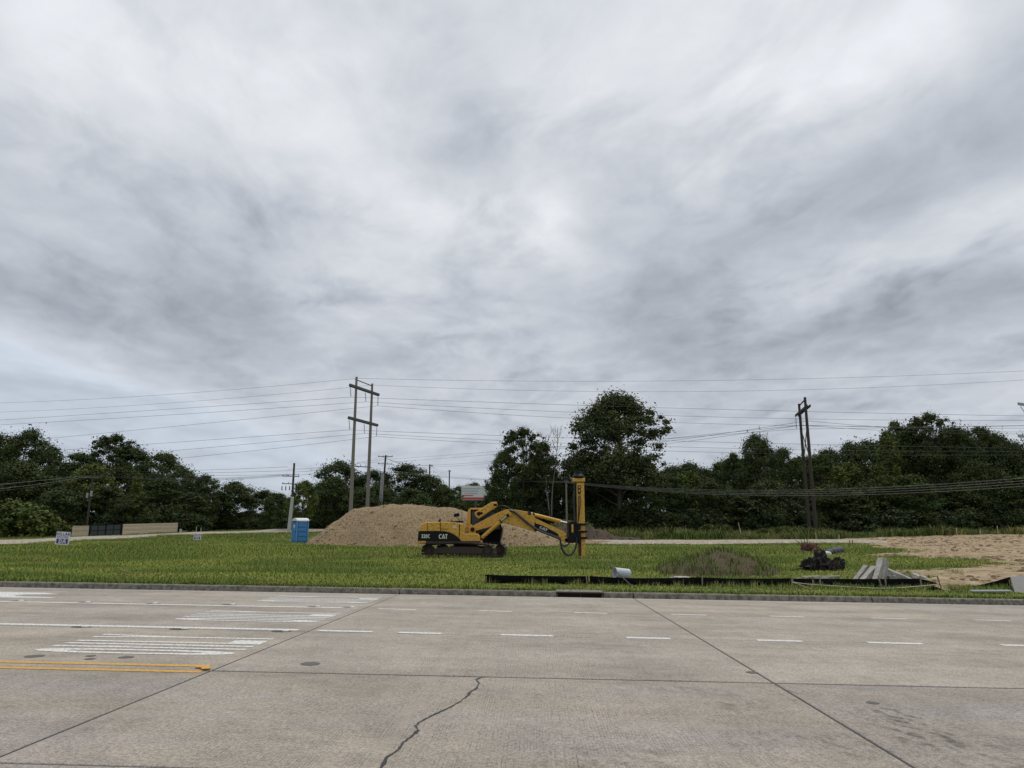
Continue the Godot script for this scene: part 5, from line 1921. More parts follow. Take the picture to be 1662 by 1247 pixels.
	for z in [0.36, -0.36]:
		st = S()
		tube(st, [e3(781.5, 873, z), e3(812.5, 846, z)], 0.115, 0.115, 14)
		var cy := put(e, "boom_cylinder", done(st), yel)
		st = S()
		tube(st, [e3(812.5, 846, z), e3(823.5, 836.5, z)], 0.062, 0.062, 12)
		put(cy, "rod", done(st), chrome)
		st = S()
		tube(st, [e3(780.5, 874, z - 0.1), e3(780.5, 874, z + 0.1)], 0.13, 0.13, 12)
		tube(st, [e3(811, 847.3, z), e3(813, 845.6, z)], 0.135, 0.135, 14)
		put(cy, "end_boss", done(st), brn)
	# hoses along the boom
	st = S()
	for k in 4:
		var z := -0.16 + k * 0.1
		tube(st, smooth_path([e3(772, 848, z), e3(786, 839, z), e3(800, 829, z), e3(808, 822.4 - k * 0.3, z), e3(818, 822.4 - k * 0.5, z), e3(828, 825.6, z), e3(836, 831.5, z + 0.1)]), 0.028, 0.028, 6)
	put(e, "boom_hose", done(st), rub)
	st = S()
	for k in 3:
		var z := 0.30 + k * 0.045
		tube(st, smooth_path([e3(826, 828, z), e3(834, 829.5 + k * 0.8, z), e3(846, 840 + k * 0.8, z), e3(858, 850 + k * 0.8, z), e3(874, 860 + k * 0.8, z), e3(896, 868.5 + k, z), e3(907, 874 + k, z), e3(909, 886 + k, z), e3(914, 896 + k, z), e3(921, 900.2 + k * 0.4, z), e3(929, 895, z), e3(933, 884, z), e3(934, 872, z)]), 0.05, 0.05, 7)
	put(e, "stick_hose", done(st), rub)
	st = S()
	for k in 2:
		var z := 0.1 + k * 0.1
		tube(st, smooth_path([e3(908, 872, z), e3(908, 881, z), e3(914, 885.8 + k, z), e3(921, 883, z), e3(924, 876, z)]), 0.034, 0.034, 7)
	put(e, "short_hose", done(st), rub)
	# --- stick
	st = S()
	prism(st, exs([[833.5, 826.8], [846, 828.8], [861, 831.6], [868.5, 841.5], [890, 851.5], [912.4, 862], [921.5, 869], [923, 873], [922, 877.2], [916.3, 881], [911.5, 878.5], [907, 873], [897, 872.5], [876, 862.2], [865, 855], [846, 842.2]]), -0.19, 0.19, 0.015)
	var stick := put(e, "stick", done(st), yel)
	st = S()
	prism(st, exs([[866.5, 847.5], [869, 849.6], [880, 853], [904, 866], [906.6, 872.3], [897, 871.8], [877, 861.6], [866.5, 855]]), 0.19, 0.206, 0.003)
	put(stick, "black_band", done(st), blk)
	tx = text(stick, "lettering", "CAT", 0.15, 0.006, wht, e3(881, 858.2, 0.212))
	tx.rotation.z = -0.40
	tx.scale.x = 1.35
	st = S()
	tube(st, [e3(868.5, 860, -0.3), e3(868.5, 860, 0.3)], 0.09, 0.09, 12)
	tube(st, [e3(917.5, 876, -0.3), e3(917.5, 876, 0.3)], 0.08, 0.08, 12)
	put(stick, "pin", done(st), blk)
	st = S()
	tube(st, [e3(859.5, 833.4, 0), e3(909, 846.2, 0)], 0.105, 0.105, 14)
	var sc := put(e, "stick_cylinder", done(st), yel)
	st = S()
	tube(st, [e3(909, 846.2, 0), e3(921, 849.4, 0)], 0.05, 0.05, 12)
	put(sc, "rod", done(st), chrome)
	st = S()
	tube(st, [e3(858.5, 833.2, -0.2), e3(858.5, 833.2, 0.2)], 0.12, 0.12, 12)
	tube(st, [e3(863.5, 834.4, 0), e3(866.5, 835.2, 0)], 0.125, 0.125, 14)
	put(sc, "end_boss", done(st), brn)
	st = S()
	for z in [-0.24, 0.24]:
		prism(st, exs([[919, 847.5], [923, 846], [927, 849], [923.5, 866], [919.5, 872], [917, 870], [920.5, 862]]), z - 0.025, z + 0.025, 0.008)
	put(e, "link", done(st), brn)
	# --- drilling mast
	st = S()
	prism(st, exs([[921.5, 850], [927, 846.5], [935, 846.5], [936, 880], [927, 881.5], [916.5, 880.5], [916, 876], [921.5, 870]]), -0.3, -0.2, 0.01)
	prism(st, exs([[921.5, 850], [927, 846.5], [935, 846.5], [936, 880], [927, 881.5], [916.5, 880.5], [916, 876], [921.5, 870]]), 0.2, 0.3, 0.01)
	bx(st, e3(931, 864, 0), Vector3(0.16, 1.1, 0.5), 0.03)
	put(e, "mast_bracket", done(st), blk)
	st = S()
	tube(st, [e3(927.5, 851, 0.34), e3(927.5, 864, 0.34)], 0.06, 0.06, 10)
	put(e, "tilt_cylinder", done(st), yel)
	st = S()
	bx(st, e3(942.2, 845, 0), Vector3(0.44, 4.55, 0.44), 0.03)
	var mast := put(e, "mast", done(st), yel)
	st = S()
	bx(st, e3(939.2, 892.5, 0.222), Vector3(0.17, 1.05, 0.03), 0.006)
	put(mast, "guide_slot", done(st), brn)
	st = S()
	prism(st, exs([[937.2, 787], [942.4, 787], [942.4, 800], [940, 803], [937.2, 800]]), 0.221, 0.24, 0.004)
	put(mast, "slot_plate", done(st), brn)
	for q in [790.0, 796.0]:
		st = S()
		tube(st, [e3(940, q, 0.235), e3(940, q, 0.26)], 0.055, 0.055, 10)
		put(mast, "bolt_plate", done(st), yel)
	st = S()
	tube(st, smooth_path([e3(941, 804, 0.26), e3(941, 815, 0.27), e3(939.5, 830, 0.27), e3(937.6, 845, 0.27)]), 0.03, 0.03, 6)
	tube(st, smooth_path([e3(938.5, 804, 0.26), e3(938, 818, 0.27), e3(937.5, 836, 0.27), e3(937, 848, 0.27)]), 0.024, 0.024, 6)
	tube(st, smooth_path([e3(933, 782, 0.1), e3(932, 800, 0.12), e3(932, 825, 0.12), e3(933, 848, 0.12), e3(934, 870, 0.16)]), 0.05, 0.05, 8)
	tube(st, smooth_path([e3(931.5, 800, -0.05), e3(930.5, 815, -0.05), e3(931.5, 835, -0.05), e3(932, 852, 0.0)]), 0.045, 0.045, 8)
	put(mast, "mast_hose", done(st), rub)
	for q in [851.0, 862.8, 873.0]:
		st = S()
		bx(st, e3(942.0, q, 0), Vector3(0.70, 0.12, 0.70), 0.015)
		bx(st, e3(938.0, q + 4.0, 0.27), Vector3(0.22, 0.34, 0.14), 0.02)
		put(mast, "clamp", done(st), blk)
	st = S()
	bx(st, e3(939.2, 778.2, 0), Vector3(0.78, 0.24, 0.62), 0.04)
	put(mast, "cap", done(st), yel)
	st = S()
	lathe(st, [Vector2(0.40, 0.0), Vector2(0.38, 0.10), Vector2(0.24, 0.24), Vector2(0.20, 0.40), Vector2(0.0, 0.42)], Transform3D(Basis(), e3(939.6, 773.6, 0) - Vector3(0, 0.02, 0)), 16)
	put(mast, "motor", done(st), blk)
	st = S()
	tube(st, [e3(929, 780, 0.2), e3(925.5, 775, 0.2), e3(924, 769, 0.2)], 0.03, 0.03, 6)
	tube(st, [e3(928.2, 776, 0.2), e3(928.2, 780.5, 0.2)], 0.05, 0.05, 8)
	put(mast, "cap_fitting", done(st), flat_mat("grey_arm", c3(0.13, 0.125, 0.12), 0.8))
	st = S()
	lathe(st, [Vector2(0.0, -0.18), Vector2(0.05, -0.12), Vector2(0.2, 0.0), Vector2(0.2, 0.1), Vector2(0.0, 0.1)], Transform3D(Basis(), e3(942.2, 905.5, 0)), 12)
	put(mast, "foot", done(st), brn)

func smooth_path(p: Array) -> Array:
	var o := []
	for i in p.size() - 1:
		var a: Vector3 = p[maxi(i - 1, 0)]
		var d: Vector3 = p[mini(i + 2, p.size() - 1)]
		for k in 5: o.append((p[i] as Vector3).cubic_interpolate(p[i + 1], a, d, k / 5.0))
	o.append(p[-1])
	return o

# ---------------------------------------------------------------- smaller things
func ground_y(x: float, d: float) -> float:
	var v := v_of(x, d)
	var y := H(x, d)
	if v < 26.0: y = lerpf(road_y(x, d) + 0.128, y, smoothstep(19.9, 26.0, v))
	return y

func gp(px: float, d: float, lift := 0.0) -> Vector3:
	var x := X(px, d)
	return Vector3(x, ground_y(x, d) + lift, -d)

# depth at which the ground shows at that pixel
func see(px: float, py: float) -> float:
	var d := 20.5
	while d < 150.0:
		if P(px, py, d).y <= ground_y(X(px, d), d): return d
		d += 0.1
	return d

func build_toilet() -> void:
	var blue := mottled("toilet_blue", [c3(0.035, 0.16, 0.40), c3(0.05, 0.24, 0.55), c3(0.06, 0.26, 0.58)], 1.5, 0.42, 0.02, 241, 1.5, 0.0, 256, false)
	var deep := flat_mat("toilet_deep", c3(0.03, 0.125, 0.31), 0.45)
	var roof := flat_mat("toilet_roof", c3(0.62, 0.66, 0.68), 0.5)
	var t := thing("portable_toilet", "blue plastic portable toilet with a pale domed roof", "portable toilet", gp(485.5, 68, 0.0), deg_to_rad(39))
	var w := 0.56
	var st := S()
	bx(st, Vector3(0, 0.07, 0), Vector3(1.16, 0.16, 1.16), 0.02)
	put(t, "base", done(st), deep)
	for sx in [-1.0, 1.0]:
		for sz in [-1.0, 1.0]:
			st = S()
			bx(st, Vector3(sx * (w - 0.02), 1.09, sz * (w - 0.02)), Vector3(0.10, 1.9, 0.10), 0.03)
			put(t, "corner_post", done(st), flat_mat("toilet_trim", c3(0.10, 0.32, 0.62), 0.45))
	# walls set a little behind the posts, with raised fields
	for q in [[Vector3(0, 0, 1), "side_wall"], [Vector3(0, 0, -1), "side_wall"], [Vector3(1, 0, 0), "back_wall"]]:
		st = S()
		var n: Vector3 = q[0]
		var a := Vector3.UP.cross(n)
		var bs := Basis(a, Vector3.UP, n)
		box(st, Transform3D(bs, n * (w - 0.03) + Vector3(0, 1.09, 0)), Vector3(1.02, 1.88, 0.03), 0.006)
		var wall := put(t, q[1], done(st), deep)
		for k in 4:
			st = S()
			box(st, Transform3D(bs, n * (w - 0.008) + Vector3(0, 0.38 + k * 0.43, 0)), Vector3(0.86, 0.34, 0.025), 0.012)
			put(wall, "raised_panel", done(st), blue)
		for k in 5:
			st = S()
			box(st, Transform3D(bs, n * (w - 0.006) + a * (-0.32 + k * 0.16) + Vector3(0, 1.965, 0)), Vector3(0.115, 0.10, 0.025), 0.008)
			put(wall, "vent_slat", done(st), flat_mat("vent_pale", c3(0.42, 0.50, 0.58), 0.5))
	st = S()
	bx(st, Vector3(-w + 0.02, 1.07, 0), Vector3(0.045, 1.82, 0.92), 0.012)
	var door := put(t, "door", done(st), deep)
	for k in 4:
		st = S()
		bx(st, Vector3(-w - 0.008, 0.36 + k * 0.2, 0.0), Vector3(0.02, 0.14, 0.66), 0.008)
		put(door, "rib", done(st), blue)
	st = S()
	bx(st, Vector3(-w - 0.006, 1.42, 0.0), Vector3(0.02, 0.62, 0.66), 0.008)
	put(door, "raised_panel", done(st), blue)
	st = S()
	bx(st, Vector3(-w - 0.02, 1.55, -0.02), Vector3(0.01, 0.26, 0.3), 0.003)
	put(door, "notice", done(st), flat_mat("notice", c3(0.58, 0.58, 0.62), 0.6))
	st = S()
	bx(st, Vector3(-w - 0.02, 1.05, 0.36), Vector3(0.03, 0.14, 0.05), 0.01)
	put(door, "handle", done(st), flat_mat("machine_black", c3(0.012, 0.012, 0.013), 0.5))
	# roof: an arch running from door to back
	st = S()
	var pl := [Vector2(-0.62, 2.04), Vector2(0.62, 2.04)]
	for k in 9:
		var an := PI * k / 8.0
		pl.append(Vector2(cos(an) * 0.60, 2.06 + sin(an) * 0.25))
	prism(st, pl, -0.61, 0.61, 0.02)
	var ro := put(t, "roof", done(st), roof)
	ro.rotation.y = PI / 2
	st = S()
	tube(st, [Vector3(0.35, 2.2, -0.35), Vector3(0.35, 2.36, -0.35)], 0.05, 0.05, 10)
	put(t, "vent_pipe", done(st), deep)

func yard_sign(px: float, top: float, bottom: float, d: float, wpx: float, label: String, words: bool, tilt: float) -> void:
	var p := gp(px, d)
	var o := thing("yard_sign", label, "sign", p, 0.0)
	o.rotation.z = tilt
	var y1 := P(px, top, d).y - p.y
	var y0 := P(px, bottom, d).y - p.y
	var w := wpx / F * d
	var h := y1 - y0
	var cy := (y0 + y1) / 2
	var st := S()
	bx(st, Vector3(0, cy, 0), Vector3(w, h, 0.02), 0.003)
	put(o, "panel", done(st), flat_mat("sign_white", c3(0.72, 0.72, 0.75), 0.5))
	var pur := flat_mat("sign_purple", c3(0.055, 0.03, 0.22), 0.5)
	st = S()
	bx(st, Vector3(0.0, y0 + h * 0.27, 0.012), Vector3(w * 0.84, h * 0.36, 0.006), 0.001)
	put(o, "purple_block", done(st), pur)
	var t := text(o, "lettering", "DA", h * 0.30, 0.006, flat_mat("sign_white", c3(0.72, 0.72, 0.75), 0.5), Vector3(0, y0 + h * 0.27, 0.018))
	t.scale.x = 1.1
	var a := text(o, "lettering", "HILLAR", h * 0.22, 0.006, pur, Vector3(0, y0 + h * 0.82, 0.014), words)
	a.scale.x = w * 0.84 / (h * 0.22 * 4.1)
	a = text(o, "lettering", "MOORE", h * 0.17, 0.006, pur, Vector3(0, y0 + h * 0.585, 0.014), false)
	a.scale.x = w * 0.84 / (h * 0.17 * 4.7)
	for s in [-0.35, 0.35]:
		st = S()
		tube(st, [Vector3(s * w, -0.2, -0.02), Vector3(s * w, y1 - 0.1, -0.02)], 0.014, 0.014, 6)
		put(o, "stake", done(st), flat_mat("galvanised", c3(0.32, 0.33, 0.34), 0.5, 0.5))

func plank_fence(a: Vector3, b: Vector3, h: float, n: int, label: String, tone: Array) -> void:
	var o := thing("plank_fence", label, "fence", a)
	var dir := b - a
	var mats_ := []
	for i in 3: mats_.append(mottled("plank_%s_%d" % [tone[0], i], [tone[1] * (0.75 + 0.12 * i), tone[1] * (0.95 + 0.1 * i)], 1.8, 0.85, 0.02, 250 + i, 1.5, 0.0, 256))
	var ph := h / n
	for k in n:
		var st := S()
		bar(st, Vector3(0, ph * (k + 0.5), 0), dir + Vector3(0, ph * (k + 0.5), 0), 0.025, ph - 0.022, 0.004)
		put(o, "plank", done(st), mats_[k % 3])
	var posts := int(maxf(2.0, dir.length() / 2.4))
	for k in posts + 1:
		var st := S()
		var p := dir * k / posts
		bx(st, p + Vector3(0, h / 2 - 0.1, -0.07), Vector3(0.1, h + 0.16, 0.1), 0.008)
		put(o, "post", done(st), mats_[0])

func build_left_side() -> void:
	build_toilet()
	yard_sign(99, 863.5, 884.5, 58, 22, "large white and purple yard sign in the grass before the plank fence", true, -0.05)
	yard_sign(319, 866.5, 876.5, 66, 11.5, "small white and purple yard sign in the grass beside the gravel road", true, 0.0)
	var tan := c3(0.52, 0.43, 0.32)
	var f0 := gp(115, 84)
	var f1 := gp(140, 85)
	plank_fence(f0, f1, 1.30, 7, "short pale plank fence left standing beside the green bushes", ["tan", tan])
	var f2 := gp(197, 88)
	var f3 := gp(285, 97)
	plank_fence(f2, f3, 1.32, 8, "long pale plank fence between the black gate and the trees", ["tan2", c3(0.54, 0.44, 0.34)])
	# gate
	var g0 := gp(144, 85.5)
	var g1 := gp(194, 88)
	var g := thing("gate", "black steel double gate between the pale plank fences", "gate", g0)
	var blk := flat_mat("machine_black", c3(0.012, 0.012, 0.013), 0.5)
	var dir := g1 - g0
	for k in 2:
		var st := S()
		var a := dir * (0.01 + 0.5 * k)
		var b := dir * (0.49 + 0.5 * k)
		for y in [0.12, 0.7, 1.3]:
			bar(st, a + Vector3(0, y, 0), b + Vector3(0, y, 0), 0.05, 0.06)
		for t in [0.0, 0.5, 1.0]:
			bar(st, a.lerp(b, t) + Vector3(0, 0.1, 0), a.lerp(b, t) + Vector3(0, 1.34, 0), 0.05, 0.05)
		var leaf := put(g, "gate_leaf", done(st), blk)
		st = S()
		bar(st, a + Vector3(0, 0.70, -0.06), b + Vector3(0, 0.70, -0.06), 0.02, 1.15)
		put(leaf, "screen", done(st), flat_mat("gate_screen", c3(0.035, 0.045, 0.055), 0.5))
	for k in 2:
		var st := S()
		var p := dir * k * 1.04 - dir * 0.02
		bx(st, p + Vector3(0, 0.65, 0), Vector3(0.16, 1.5, 0.16), 0.01)
		put(g, "gate_post", done(st), blk)
	for q in [[291.5, 861, 94, 0.55], [317, 860, 96, 0.8], [324.5, 861, 96, 0.7]]:
		var st := S()
		tube(st, [Vector3(0, -0.1, 0), Vector3(0, q[3], 0)], 0.16 if q[0] < 300 else 0.05, 0.13 if q[0] < 300 else 0.04, 10)
		var o := put(self, "marker_post", done(st), flat_mat("post_white", c3(0.40, 0.41, 0.40), 0.7), gp(q[0], q[2]))
		tag(o, "stubby white post at the end of the plank fence" if q[0] < 300 else "thin white post beside the small yard sign", "post", "" if q[0] < 300 else "thin white posts by the gravel road")
	# broken lath in the verge
	var lath := thing("broken_stake", "broken wooden stake leaning in the grass near the kerb", "stake", gp(196, 22.6))
	var st := S()
	bar(st, Vector3(0, -0.1, 0), Vector3(0.01, 0.22, 0), 0.015, 0.03)
	put(lath, "stake", done(st), flat_mat("lath", c3(0.34, 0.25, 0.17), 0.85))
	st = S()
	bar(st, Vector3(-0.01, 0.24, 0.02), Vector3(0.30, 0.18, 0.05), 0.015, 0.035)
	put(lath, "lath", done(st), flat_mat("lath", c3(0.34, 0.25, 0.17), 0.85))

func crumple(st: SurfaceTool, c: Vector3, r: Vector3, sd: int, rough := 0.5) -> void:
	var n := FastNoiseLite.new()
	n.seed = sd
	n.frequency = 1.3
	n.fractal_octaves = 3
	st.set_smooth_group(-1)
	var la := 12
	var lo := 18
	var g := []
	for i in la + 1:
		var row := []
		for j in lo:
			var a := PI * i / la
			var b := TAU * j / lo
			var d := Vector3(sin(a) * cos(b), cos(a), sin(a) * sin(b))
			var k := 1.0 + rough * n.get_noise_3d(d.x * 1.6, d.y * 1.6, d.z * 1.6) * 1.8
			row.append(c + d * r * k)
		g.append(row)
	for i in la:
		for j in lo:
			var j2 := (j + 1) % lo
			quad(st, g[i][j], g[i][j2], g[i + 1][j2], g[i + 1][j])

func build_right_side() -> void:
	var blk := flat_mat("silt_fabric", c3(0.007, 0.007, 0.008), 1.0)
	var wood := mottled("stake_wood", [c3(0.13, 0.105, 0.08), c3(0.24, 0.20, 0.155), c3(0.30, 0.26, 0.205)], 0.5, 0.9, 0.03, 261, 1.5, 0.0, 256)
	blk.metallic_specular = 0.1
	# --- silt fence in three lengths
	var D := 22.4
	var runs := [
		[[[787, 933], [830, 934.4], [870, 935], [915, 935.6], [955, 935.4]], [788, 953.5], "black silt fence length running behind the storm drain"],
		[[[957, 935.2], [990, 937.3], [1030, 938.8], [1080, 938.6], [1137, 937.2], [1180, 939.2], [1230, 939.6], [1284, 939.0]], [1138, 1284.5], "black silt fence length in front of the weedy soil heap"],
		[[[1287, 939.2], [1340, 939.8], [1400, 940.0], [1450, 939.8], [1492, 939.4], [1508, 942.5], [1522, 948], [1536, 952.5], [1560, 954], [1590, 950], [1615, 944], [1640, 936.6]], [1331, 1436, 1494, 1637], "sagging black silt fence length in front of the broken slabs"],
	]
	for run in runs:
		var p0 := gp(run[0][0][0], D)
		var o := thing("silt_fence", run[2], "silt fence", p0)
		var st := S()
		st.set_smooth_group(0)
		var prev := []
		for i in run[0].size() - 1:
			for k in (7 if i == run[0].size() - 2 else 6):
				var t := k / 6.0
				var px := lerpf(run[0][i][0], run[0][i + 1][0], t)
				var py := lerpf(run[0][i][1], run[0][i + 1][1], t)
				var x := X(px, D)
				var d := D + x * 0.02 + sin(px * 0.13) * 0.03
				var top := P(px, py, d)
				var bot := Vector3(top.x, ground_y(top.x, d) - 0.06, -d + 0.02 * sin(px * 0.4))
				var m := top.lerp(bot, 0.5) + Vector3(0, 0, 0.03 * sin(px * 0.9) + 0.02)
				var cur := [top - p0, m - p0, bot - p0]
				if prev:
					for j in 2:
						quad(st, prev[j], cur[j], cur[j + 1], prev[j + 1])
						quad(st, prev[j] - Vector3(0, 0, 0.012), prev[j + 1] - Vector3(0, 0, 0.012), cur[j + 1] - Vector3(0, 0, 0.012), cur[j] - Vector3(0, 0, 0.012))
					quad(st, prev[0] - Vector3(0, 0, 0.012), cur[0] - Vector3(0, 0, 0.012), cur[0], prev[0])
				prev = cur
		put(o, "fabric", done(st), blk)
		for px in run[1]:
			var x := X(px, D)
			var y := ground_y(x, D)
			var top := P(px, 935.5 if px != 1637 else 941.0, D).y
			st = S()
			var lean: float = 0.04 * sin(px)
			bar(st, Vector3(x, y - 0.15, -D + 0.06) - p0, Vector3(x + lean, top, -D + 0.06) - p0, 0.035, 0.04, 0.004)
			put(o, "stake", done(st), wood)
	# loose stakes in front of the fence
	var li := 0
	for q in [[1286, 22.15, 938, 0.0], [1322, 22.2, 941, -0.05], [1432, 22.1, 934, -0.11], [1529, 22.0, 935, -0.13]]:
		var p := gp(q[0], q[1])
		var st := S()
		bar(st, Vector3(0, -0.15, 0), Vector3(q[3], P(q[0], q[2], q[1]).y - p.y, 0), 0.03, 0.04, 0.004)
		var o := put(self, "wooden_stake", done(st), wood, p)
		tag(o, ["wooden stake where the pale rope is tied at the fence joint", "short wooden stake standing beside the rope in front of the fence", "thin leaning wooden stake in front of the upright slabs", "leaning brown stake holding the far end of the rope"][li], "stake")
		li += 1
	# rope
	var rope := flat_mat("rope", c3(0.50, 0.48, 0.36), 0.8)
	var paths := [[[1286, 945.0], [1310, 948.2], [1340, 950.4], [1380, 953], [1420, 955], [1450, 955], [1490, 952], [1528, 949], [1536, 954], [1542, 958.5]], [[1286, 945.3], [1300, 950], [1312, 955], [1328, 958.6]]]
	for k in 2:
		var pts := []
		for q in paths[k]: pts.append(P(q[0], q[1], 22.02))
		var st := S()
		tube(st, smooth_path(pts), 0.013, 0.013, 6)
		var o := put(self, "rope", done(st), rope)
		tag(o, ["long pale rope slung between stakes in front of the silt fence", "loose end of pale rope trailing from the fence stake into the grass"][k], "rope")
	# grey sheet leaning at the end of the fence
	var st := S()
	var s0 := [P(1640.5, 937, 22.3), P(1700, 929, 22.6), P(1700, 972, 21.2), P(1648.5, 965, 21.5)]
	for q in [[0, 1, 2, 3], [3, 2, 1, 0]]:
		flat(st)
		var off := Vector3(0, 0.0, 0.0) if q[0] == 0 else Vector3(0, -0.03, -0.02)
		quad(st, s0[q[0]] + off, s0[q[1]] + off, s0[q[2]] + off, s0[q[3]] + off)
	for k in 4:
		var k2 := (k + 1) % 4
		quad(st, s0[k], s0[k] + Vector3(0, -0.03, -0.02), s0[k2] + Vector3(0, -0.03, -0.02), s0[k2])
	var sh := put(self, "grey_sheet", done(st), mottled("sheet_grey", [c3(0.17, 0.17, 0.165), c3(0.23, 0.23, 0.225)], 1.2, 0.8, 0.02, 271, 1.3, 0.0, 256))
	tag(sh, "smooth grey sheet leaning at the end of the silt fence", "sheet")
	var bd := gp(1607, 21.2, 0.07)
	st = S()
	bar(st, Vector3(-0.52, 0.01, -0.1), Vector3(0.5, 0.03, 0.08), 0.26, 0.05, 0.01)
	var bo := put(self, "grey_board", done(st), flat_mat("board_pale", c3(0.30, 0.32, 0.32), 0.8), bd)
	tag(bo, "pale grey board lying in the grass before the sagging fence end", "board")
	# pipe offcut and rod
	var pp := P(1009, 931, 23.2)
	var pipe := thing("pipe_offcut", "short white plastic pipe offcut lying behind the silt fence", "pipe", Vector3(pp.x, ground_y(pp.x, 23.2), -23.2))
	st = S()
	var ax := Basis(Vector3.BACK, PI / 2 - 0.12) * Basis(Vector3.UP, 0.0)
	var xf := Transform3D(Basis(Vector3.UP, 0.35) * ax, Vector3(0, pp.y - pipe.position.y, 0))
	lathe(st, [Vector2(0.145, 0.25), Vector2(0.162, 0.25), Vector2(0.162, -0.25), Vector2(0.145, -0.25), Vector2(0.145, 0.25)], xf, 24)
	put(pipe, "pipe", done(st), flat_mat("pipe_white", c3(0.46, 0.49, 0.53), 0.5))
	st = S()
	bx(st, Vector3(0, (pp.y - pipe.position.y) / 2 - 0.1, 0), Vector3(0.3, pp.y - pipe.position.y - 0.1, 0.2), 0.02)
	put(pipe, "prop", done(st), flat_mat("basin", c3(0.09, 0.085, 0.075), 0.95))
	st = S()
	tube(st, [P(984.5, 913, 22.9), P(1028, 954, 21.9)], 0.016, 0.016, 8)
	var rd := put(self, "leaning_rod", done(st), flat_mat("rod_brown", c3(0.10, 0.085, 0.07), 0.8))
	tag(rd, "thin dark rod leaning across the silt fence before the white pipe", "rod")
	st = S()
	var cbp := P(1104, 937.2, 23.6)
	crumple(st, Vector3.ZERO, Vector3(0.32, 0.05, 0.14), 4, 0.3)
	var cb := put(self, "pale_sacking", done(st), flat_mat("sacking", c3(0.44, 0.42, 0.37), 0.85), Vector3(cbp.x, cbp.y - 0.02, cbp.z))
	tag(cb, "flat pale scrap lying at the foot of the weedy soil heap", "scrap")
	# --- broken concrete slabs: two ends (px, py), depth, width, thickness
	var cm := []
	for i in 3: cm.append(mottled("rubble_%d" % i, [c3(0.13, 0.12, 0.105) * (1.0 + 0.2 * i), c3(0.34, 0.325, 0.295) * (1.0 + 0.16 * i), c3(0.46, 0.445, 0.41) * (1.0 + 0.16 * i)], 0.9, 0.92, 0.03, 281 + i, 1.6, 4.0, 256))
	var sl := [
		[[1388, 943, 24.6], [1406.5, 919, 25.0], 0.16, 0.11, 0, "grey concrete slab leaning up at the end of the rubble pile"],
		[[1399, 943, 24.2], [1420, 922, 24.5], 0.2, 0.14, 1, "concrete slab slanting up against the upright pale slab"],
		[[1421.5, 946, 24.0], [1431, 908.5, 24.3], 0.18, 0.15, 2, "upright pale concrete slab with a broken top"],
		[[1433.5, 946, 24.0], [1436.5, 907.5, 24.3], 0.16, 0.22, 0, "upright brownish concrete slab beside the pale one"],
		[[1437, 925.5, 24.8], [1479, 943.5, 24.2], 0.2, 0.16, 1, "long concrete slab sloping down from the upright slabs"],
		[[1448, 929, 25.3], [1487, 939, 25.0], 0.2, 0.12, 0, "concrete slab lying behind the long sloping slab"],
		[[1482, 933, 24.6], [1502, 943, 24.3], 0.22, 0.13, 2, "pale concrete chunk at the low end of the rubble pile"],
		[[1496, 936, 24.3], [1516, 947, 24.0], 0.16, 0.08, 1, "dark edged slab sliding off the end of the rubble pile"],
		[[1408, 930, 25.0], [1416, 934, 25.0], 0.2, 0.22, 2, "small concrete lump wedged between the leaning slabs"],
		[[1441, 938, 24.2], [1456, 939, 24.2], 0.25, 0.16, 0, "small concrete lump under the long sloping slab"],
	]
	for q in sl:
		var a := P(q[0][0], q[0][1], q[0][2])
		var b := P(q[1][0], q[1][1], q[1][2])
		a.y = maxf(a.y, ground_y(a.x, -a.z) + 0.02) if q[0][1] < 940 else minf(a.y, ground_y(a.x, -a.z) + 0.03)
		st = S()
		# rough broken bar: a few rings with uneven corners
		var dirx := (b - a).normalized()
		var zz := dirx.cross(Vector3.UP if absf(dirx.y) < 0.9 else Vector3.RIGHT).normalized()
		if zz.z < 0: zz = -zz
		var yy := zz.cross(dirx).normalized()
		var rings := []
		for i in 5:
			var c := (a - b.lerp(a, i / 4.0))
			var cen := a.lerp(b, i / 4.0) - a
			var ring := []
			for k in [[1, 1], [1, -1], [-1, -1], [-1, 1]]:
				ring.append(cen + yy * k[0] * (q[3] / 2 + rng.randf_range(-0.012, 0.012)) + zz * k[1] * (q[2] / 2 + rng.randf_range(-0.012, 0.012)) + dirx * (rng.randf_range(-0.05, 0.05) if i == 0 or i == 4 else 0.0))
			rings.append(ring)
		flat(st)
		for i in 4:
			for k in 4:
				var k2 := (k + 1) % 4
				quad(st, rings[i][k], rings[i][k2], rings[i + 1][k2], rings[i + 1][k])
		quad(st, rings[0][3], rings[0][2], rings[0][1], rings[0][0])
		quad(st, rings[4][0], rings[4][1], rings[4][2], rings[4][3])
		var o := put(self, "concrete_slab", done(st), cm[q[4]], a)
		tag(o, q[5], "concrete slab", "pieces of the broken slab pile")
	# --- black plastic debris with a hose loop
	var dk := flat_mat("black_plastic", c3(0.010, 0.009, 0.009), 0.9)
	#print("see ", see(1332, 929), " ", see(1314, 899), " ", see(1343, 903), " ", see(1430, 941), " ", see(1332, 938), " ", see(485, 882), " ", see(99, 886), " ", see(760, 906))
	var dp := gp(1332, see(1332, 929))
	var db := thing("plastic_debris", "black heap of torn plastic and roots behind the fence", "debris", dp)
	st = S()
	for q in [[-0.35, 0.22, 0.36, 0.26, 0.3], [0.0, 0.38, 0.34, 0.40, 0.3], [-0.1, 0.2, 0.5, 0.28, 0.35], [0.35, 0.2, 0.3, 0.22, 0.3], [0.72, 0.34, 0.26, 0.20, 0.2], [-0.55, 0.36, 0.16, 0.15, 0.15]]:
		crumple(st, Vector3(q[0], q[1], 0), Vector3(q[2], q[3], q[4]), int(q[0] * 50) + 90, 0.55)
	put(db, "torn_plastic", done(st), dk)
	st = S()
